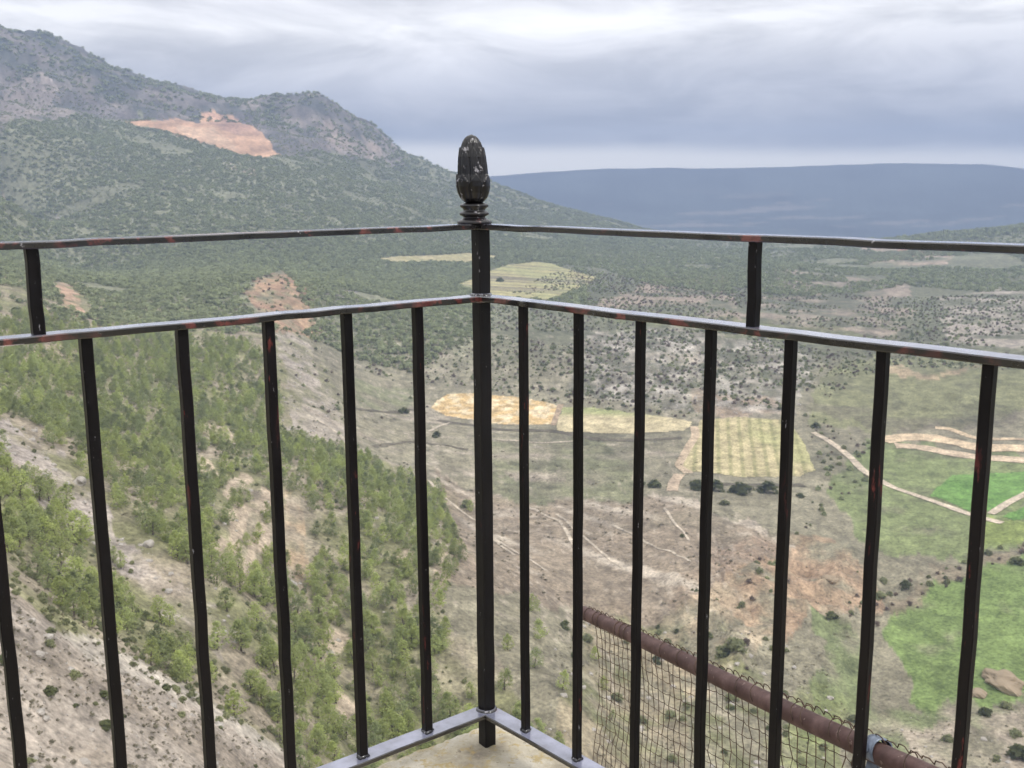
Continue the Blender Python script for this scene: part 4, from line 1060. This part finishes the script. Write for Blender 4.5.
def build_railing():
    root = empty('iron_railing', (0, 0, 0))
    tag(root, 'worn black iron balcony railing meeting at a corner post with a cast bud finial', 'railing')
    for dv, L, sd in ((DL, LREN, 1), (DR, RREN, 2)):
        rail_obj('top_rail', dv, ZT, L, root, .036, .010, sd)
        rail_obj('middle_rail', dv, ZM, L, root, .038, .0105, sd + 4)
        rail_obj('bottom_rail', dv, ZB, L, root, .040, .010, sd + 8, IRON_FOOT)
    # the two panels' balusters
    for dv, off, sp, n, wd in ((DL, .1439, .1453, 15, .0164), (DR, .1183, .1414, 15, .0143)):
        for i in range(n):
            q = POST + dv * (off + sp * i); k = 1 + .02 * rng.normal()
            o = new_bm_obj('baluster', bar_bm(q + Z3 * (ZB + .0052), q + Z3 * (ZM - .0055), wd * k, wd * k, dv, .0016, 14, .0005, i + 30), IRON_BAR, root)
            v, f = lathe([(.0004, -.001), (.0118 * wd / .016, -.0008), (.0112 * wd / .016, .0022), (.0088 * wd / .016, .0050), (.004, .0062)], 18,
                         lambda r, z, a: r * (1 + .13 * math.sin(3 * a + i) + .08 * math.sin(7 * a + 2 * i)))
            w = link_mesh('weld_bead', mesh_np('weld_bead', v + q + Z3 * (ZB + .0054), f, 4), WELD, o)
    # short uprights between middle and top rail
    def along(dv, pxc, z):
        best = min(np.linspace(.05, 2.2, 4301), key=lambda t: abs(to_pix(POST + dv * t + Z3 * z)[0] - pxc)); return best
    for dv, pxs in ((DL, (34.5,)), (DR, (754,))):
        t0 = along(dv, pxs[0], (ZT + ZM) / 2)
        for t in (t0, t0 * 2.05):
            if t > 2.25: continue
            q = POST + dv * t
            new_bm_obj('spacer_bar', bar_bm(q + Z3 * (ZM + .0055), q + Z3 * (ZT - .0053), .0172 if dv is DL else .0155, .0172 if dv is DL else .0155, dv, .0016, 6, .0004, 77), IRON_BAR, root)
    # corner post
    side = DL + (-DR); side = DL
    post = new_bm_obj('corner_post', bar_bm(POST + Z3 * (ZS - .03), POST + Z3 * (ZT + .004), .0265, .0265, DL, .0022, 20, .0005, 5), IRON_POST, root)
    for z, sc in ((ZM, 1.0), (ZB, 1.0)):
        v, f = lathe([(.0185, -.0085), (.0225, -.006), (.0232, .004), (.0205, .0078), (.0175, .0092)], 28,
                     lambda r, zz, a: r * (.88 + .12 * abs(math.cos(2 * (a - math.atan2(DL[1], DL[0])))) ** .5 + .03 * math.sin(5 * a + z * 9)))
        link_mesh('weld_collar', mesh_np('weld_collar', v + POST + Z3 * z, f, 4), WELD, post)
    for dv in (DL, DR):
        q = POST + dv * 2.3
        new_bm_obj('end_post', bar_bm(q + Z3 * (ZS - .03), q + Z3 * (ZT + .02), .0265, .0265, dv, .0022, 12, .0005, 6), IRON_POST, root)
    # finial: moulded base rings and a bud of long overlapping leaves over a cup of short ones
    B = POST + np.array([-.0105, 0, ZT + .005])
    base_prof = [(.002, 0), (.031, 0), (.0325, .002), (.031, .0055), (.0245, .0085), (.0205, .0115), (.0205, .0135), (.0265, .016), (.0275, .019), (.0255, .0215), (.0208, .0235), (.0205, .027), (.0262, .0315), (.0265, .0345), (.0228, .037), (.015, .0385), (.002, .039)]
    v, f = lathe(base_prof, 40, lambda r, z, a: r * (1 + .012 * math.sin(3 * a) + .01 * math.sin(11 * a + z * 300)))
    fin = empty('finial', tuple(B)); fin.parent = post
    link_mesh('finial_base', mesh_np('finial_base', v, f, 4), IRON_CAST, fin)
    H = .124; z0 = .0375
    def R(t):
        key = [(0, .015), (.03, .0195), (.08, .0245), (.16, .0290), (.25, .0308), (.33, .0300), (.42, .0278), (.55, .0268), (.68, .0252), (.80, .0224), (.88, .0188), (.94, .0142), (.975, .0095), (1, .0015)]
        return np.interp(t, [k[0] for k in key], [k[1] for k in key]) * .94
    def warp(r, z, a):
        t = (z - z0) / H
        tip = lambda n, ph: abs(((a / (2 * math.pi) * n + ph) % 1.0) - .5) * 2          # 0 on a leaf's spine, 1 between leaves
        zig = .30 + .13 * (1 - tip(7, 0))
        if t < zig:        # cup of short pointed leaves, curling out at their tips
            d = .0026 * (1 - tip(7, 0) ** 3) + .0022 * min(1, t / zig) ** 3 - .0016 * (tip(7, 0) > .9)
        else:              # long furled leaves in two overlapping tiers
            top = .66 + .16 * (1 - tip(8, .25))
            q = tip(8, .25) if t < top else tip(8, .75)
            d = (.0016 if t < top else -.0006) - .0034 * q ** 4 + .0009 * math.cos(6 * math.pi * q) * (1 - q)
        return max(.001, r + d * min(1, (1 - t) * 5) * min(1, t * 12 + .1))
    prof = [(R(t), z0 + H * t) for t in np.linspace(0, 1, 130)]
    v, f = lathe(prof, 168, warp)
    v[:, 0] -= .004 * np.clip((v[:, 2] - z0) / H, 0, 1)
    link_mesh('finial_bud', mesh_np('finial_bud', v, f, 4), IRON_CAST, fin)
build_railing()

def build_terrace():
    root = empty('stone_terrace', (0, 0, ZS))
    tag(root, 'pale lichen-stained stone slab under the corner of the railing', 'terrace')
    out = -(DL + DR); out /= np.linalg.norm(out); corner = POST + out * .105; corner[2] = 0
    n = 150
    s = np.concatenate([np.linspace(0, .7, n), np.linspace(.73, 2.4, 20)])
    I, J = np.meshgrid(s, s, indexing='ij')
    P_ = corner + I[..., None] * DL + J[..., None] * DR
    edge = np.minimum(I, J)
    eL = .005 * fbm(I * 26, I * 0 + 2, 4, 801) + .004 * fbm(I * 70, I * 0, 3, 802); eR = .005 * fbm(J * 26, J * 0 + 7, 4, 803) + .004 * fbm(J * 70, J * 0, 3, 804)
    k = np.exp(-edge / .03)[..., None]
    P_ = P_ + k * (np.where(J < I, eL, 0)[..., None] * DR + np.where(I <= J, eR, 0)[..., None] * DL)
    z = .004 * fbm(P_[..., 0] * 22, P_[..., 1] * 22, 5, 805) + .0025 * fbm(P_[..., 0] * 90, P_[..., 1] * 90, 3, 806)
    z -= .010 * np.exp(-edge / .008) + .006 * np.exp(-edge / .006) * (fbm(I * 40, J * 40, 3, 807) * .5 + .5)
    P_[..., 2] = ZS + z
    m = len(s); V_ = P_.reshape(-1, 3)
    i, j = np.meshgrid(np.arange(m - 1), np.arange(m - 1), indexing='ij'); a = (i * m + j).ravel()
    F = np.stack([a, a + 1, a + m + 1, a + m], -1)[:, ::-1]
    # skirt
    bo = np.r_[np.arange(m) * m, (m - 1) * m + np.arange(1, m), (np.arange(m - 2, -1, -1)) * m + m - 1, np.arange(m - 2, 0, -1)]
    low = V_[bo].copy(); low[:, 2] = ZS - .16
    o = len(V_); V_ = np.concatenate([V_, low]); q = np.arange(len(bo)); q1 = (q + 1) % len(bo)
    F = np.concatenate([F, np.stack([bo[q], bo[q1], o + q1, o + q], -1)])
    inv = np.array([0, 0, ZS])
    link_mesh('slab', mesh_np('slab', V_ - inv, F, 4), STONE, root)
    # wall under the slab
    bm = bmesh.new(); c0 = corner - out * .06
    ring = [c0, c0 + DL * 2.25, c0 + DL * 2.25 + DR * 2.25, c0 + DR * 2.25]
    nz = 14; rows = []
    for q in range(nz + 1):
        zz = -.163 - (9.0 - .163) * q / nz
        rows.append([bm.verts.new((p[0], p[1], zz)) for p in ring])
    for a_, b_ in zip(rows[:-1], rows[1:]):
        for q in range(4): bm.faces.new((a_[q], a_[(q + 1) % 4], b_[(q + 1) % 4], b_[q]))
    bm.faces.new(rows[0][::-1]); bm.faces.new(rows[-1])
    b = MatB('rubble_wall', .95, .15); v = b.coord('Object', (1, 1, 1.6))
    vo = b.n('ShaderNodeTexVoronoi'); vo.inputs['Scale'].default_value = 3.2; b.l(v, vo.inputs['Vector'])
    n_ = b.noise(v, 8, 5); c = b.ramp(n_, [(.3, (.24,.20,.15)), (.7, (.46,.40,.31))])
    b.color(b.mix(b.rng(vo.outputs['Distance'], .0, .5, 0, .5), c, (.18,.15,.12,1))); b.bump(vo.outputs['Distance'], .6, .06)
    new_bm_obj('supporting_wall', bm, b.m, root)
build_terrace()

def build_guard():
    root = empty('mesh_guard', (0, 0, 0))
    tag(root, 'rusty brown pipe rail hung with sagging wire mesh outside the railing', 'fence')
    a = pix_dir(586, 614); b = pix_dir(872, 747)
    p0 = a * 2.66; p1 = b * 1.74
    d = p1 - p0; L0 = np.linalg.norm(d); d /= L0
    p2 = p1 + d * .75; L = L0 + .75; RAD = .0165
    up = Z3 - d * (Z3 @ d); up /= np.linalg.norm(up); sd = np.cross(d, up)          # sd: away from or towards the viewer
    if sd @ CF < 0: sd = -sd
    n = 60; ts = np.linspace(-.02, L, n)
    path = np.array([p0 + d * t + up * (.002 * math.sin(t * 5) - .004 * math.sin(math.pi * t / L)) for t in ts])
    v, f = tube_np(path, np.full(n, RAD), 20)
    o = link_mesh('pipe_rail', mesh_np('pipe_rail', v, f, 4), PIPE, root)
    for e, dd in ((path[0], -d), (path[-1], d)):
        cv, cf = lathe([(.0001, .004), (RAD * .6, .0035), (RAD, 0), (RAD * 1.01, -.004)], 20)
        zq = np.array(Vector(dd).to_track_quat('Z', 'Y').to_matrix())
        link_mesh('end_cap', mesh_np('end_cap', cv @ zq.T + e, cf, 4), PIPE, o)
    # wire mesh: uprights wrapped over the pipe, cross wires hanging below it
    r = np.random.default_rng(55); parts = []; wr = .0009
    st = .025; nu = int((L - .02) / st); depth = 1.15
    knots = {}
    rows = np.arange(0, depth, .026)
    def knot(i, j):
        if (i, j) not in knots:
            sag = .004 * math.sin(i * .45 + j * .3) + r.normal() * .0008
            t = .012 + i * st + r.normal() * .0009 + .0020 * math.sin(j * .7 + i * .35)
            knots[(i, j)] = p0 + d * t + sd * (RAD + .003 + .010 * math.sin(j * .22) + r.normal() * .0016) - up * (RAD * .2) - Z3 * (rows[j] + sag)
        return knots[(i, j)]
    for i in range(nu):
        t = .012 + i * st; c = p0 + d * t
        loop = [c + sd * (RAD + .0016) * math.cos(q) + up * (RAD + .0016) * math.sin(q) + d * (.016 * (q / math.pi) + r.normal() * .001) for q in np.linspace(-.3, math.pi + .5, 10)]
        if r.random() < .55:
            parts.append(tube_np(loop, np.full(10, wr), 5))
        # loose edge of the netting standing above the pipe
        h = RAD + .003 + .006 * r.random()
        e0 = c + up * (RAD * .85) + sd * .004; e1 = c + up * h + d * (st * .5); e2 = c + d * st + up * (RAD * .85 + .002 * r.normal()) + sd * .004
        parts.append(tube_np([e0, (e0 + e1) / 2 + up * .003, e1, (e1 + e2) / 2 + up * .003, e2], np.full(5, wr), 5))
        col = [knot(i, j) for j in range(len(rows))]
        parts.append(tube_np([c + sd * RAD * .95] + col, np.full(len(col) + 1, wr), 5))
    for j in range(1, len(rows)):
        row = []
        for i in range(nu):
            k = knot(i, j); row.append(k)
            if i < nu - 1: row.append((k + knot(i + 1, j)) / 2 - Z3 * (.0012 + .0012 * r.random()))
        parts.append(tube_np(row, np.full(len(row), wr * .85), 4))
    v, f = join_np(parts)
    link_mesh('wire_mesh', mesh_np('wire_mesh', v, f, 4), WIRE, root)
    # clamp tying the pipe to the railing foot
    c = p0 + d * (L0 + .012)
    zq = np.array(Vector(d).to_track_quat('Z', 'Y').to_matrix())
    cv, cf = lathe([(RAD + .0005, -.011), (RAD + .003, -.0105), (RAD + .0034, 0), (RAD + .003, .0105), (RAD + .0005, .011)], 24, lambda rr, z, an: rr * (1 + .02 * math.sin(4 * an)))
    cl = link_mesh('clamp', mesh_np('clamp', cv @ zq.T + c, cf, 4), ZINC, root)
    tgt = POST + DR * 0.80 + Z3 * (ZB - .010)
    bm = bar_bm(c - up * .0 + (tgt - c) / np.linalg.norm(tgt - c) * (RAD + .002), tgt, .024, .007, d, .0012, 6, .0003, 9)
    new_bm_obj('bracket', bm, ZINC, cl)
    hv, hf = lathe([(.0002, .008), (.0068, .008), (.0078, .005), (.0078, 0), (.0002, 0)], 6)
    toward = -CF - up * (-CF @ up); toward = -sd
    bq = np.array(Vector(tuple(toward)).to_track_quat('Z', 'Y').to_matrix())
    link_mesh('bolt', mesh_np('bolt', hv @ bq.T + c + toward * (RAD + .0045) + up * .006, hf, 4), ZINC, cl)
    # upright at the far end of the pipe, outside the view
    q = path[-1]
    new_bm_obj('pipe_post', bar_bm(q - d * .03 - Z3 * (RAD + .001), q - d * .03 - Z3 * 7, .04, .04, d, .012, 6, .0, 3), PIPE, root)
build_guard()


# ------------------------------------------------------------------ haze
def build_haze():
    zt = float(GZ.max()) + 25
    zb = float(GZ.min()) - 3
    L = 9500
    me = bpy.data.meshes.new('haze'); bm = bmesh.new()
    bmesh.ops.create_cube(bm, size=1)
    for v in bm.verts:
        v.co = Vector((v.co.x * 2 * L, v.co.y * 2 * L, zt if v.co.z > 0 else zb))
    bm.to_mesh(me); bm.free()
    m = bpy.data.materials.new('valley_air'); m.use_nodes = True
    nt = m.node_tree; nt.nodes.clear()
    out = nt.nodes.new('ShaderNodeOutputMaterial'); pv = nt.nodes.new('ShaderNodeVolumePrincipled')
    pv.inputs['Color'].default_value = HAZE_COLOR
    pv.inputs['Density'].default_value = HAZE_DENSITY
    pv.inputs['Anisotropy'].default_value = 0.0
    nt.links.new(pv.outputs[0], out.inputs['Volume'])
    o = link_mesh('haze', me, m)
    tag(o, 'thin blue haze filling the valley air', kind='stuff')
HAZE_COLOR = (.41, .52, .76, 1)
HAZE_DENSITY = 0.00030
build_haze()
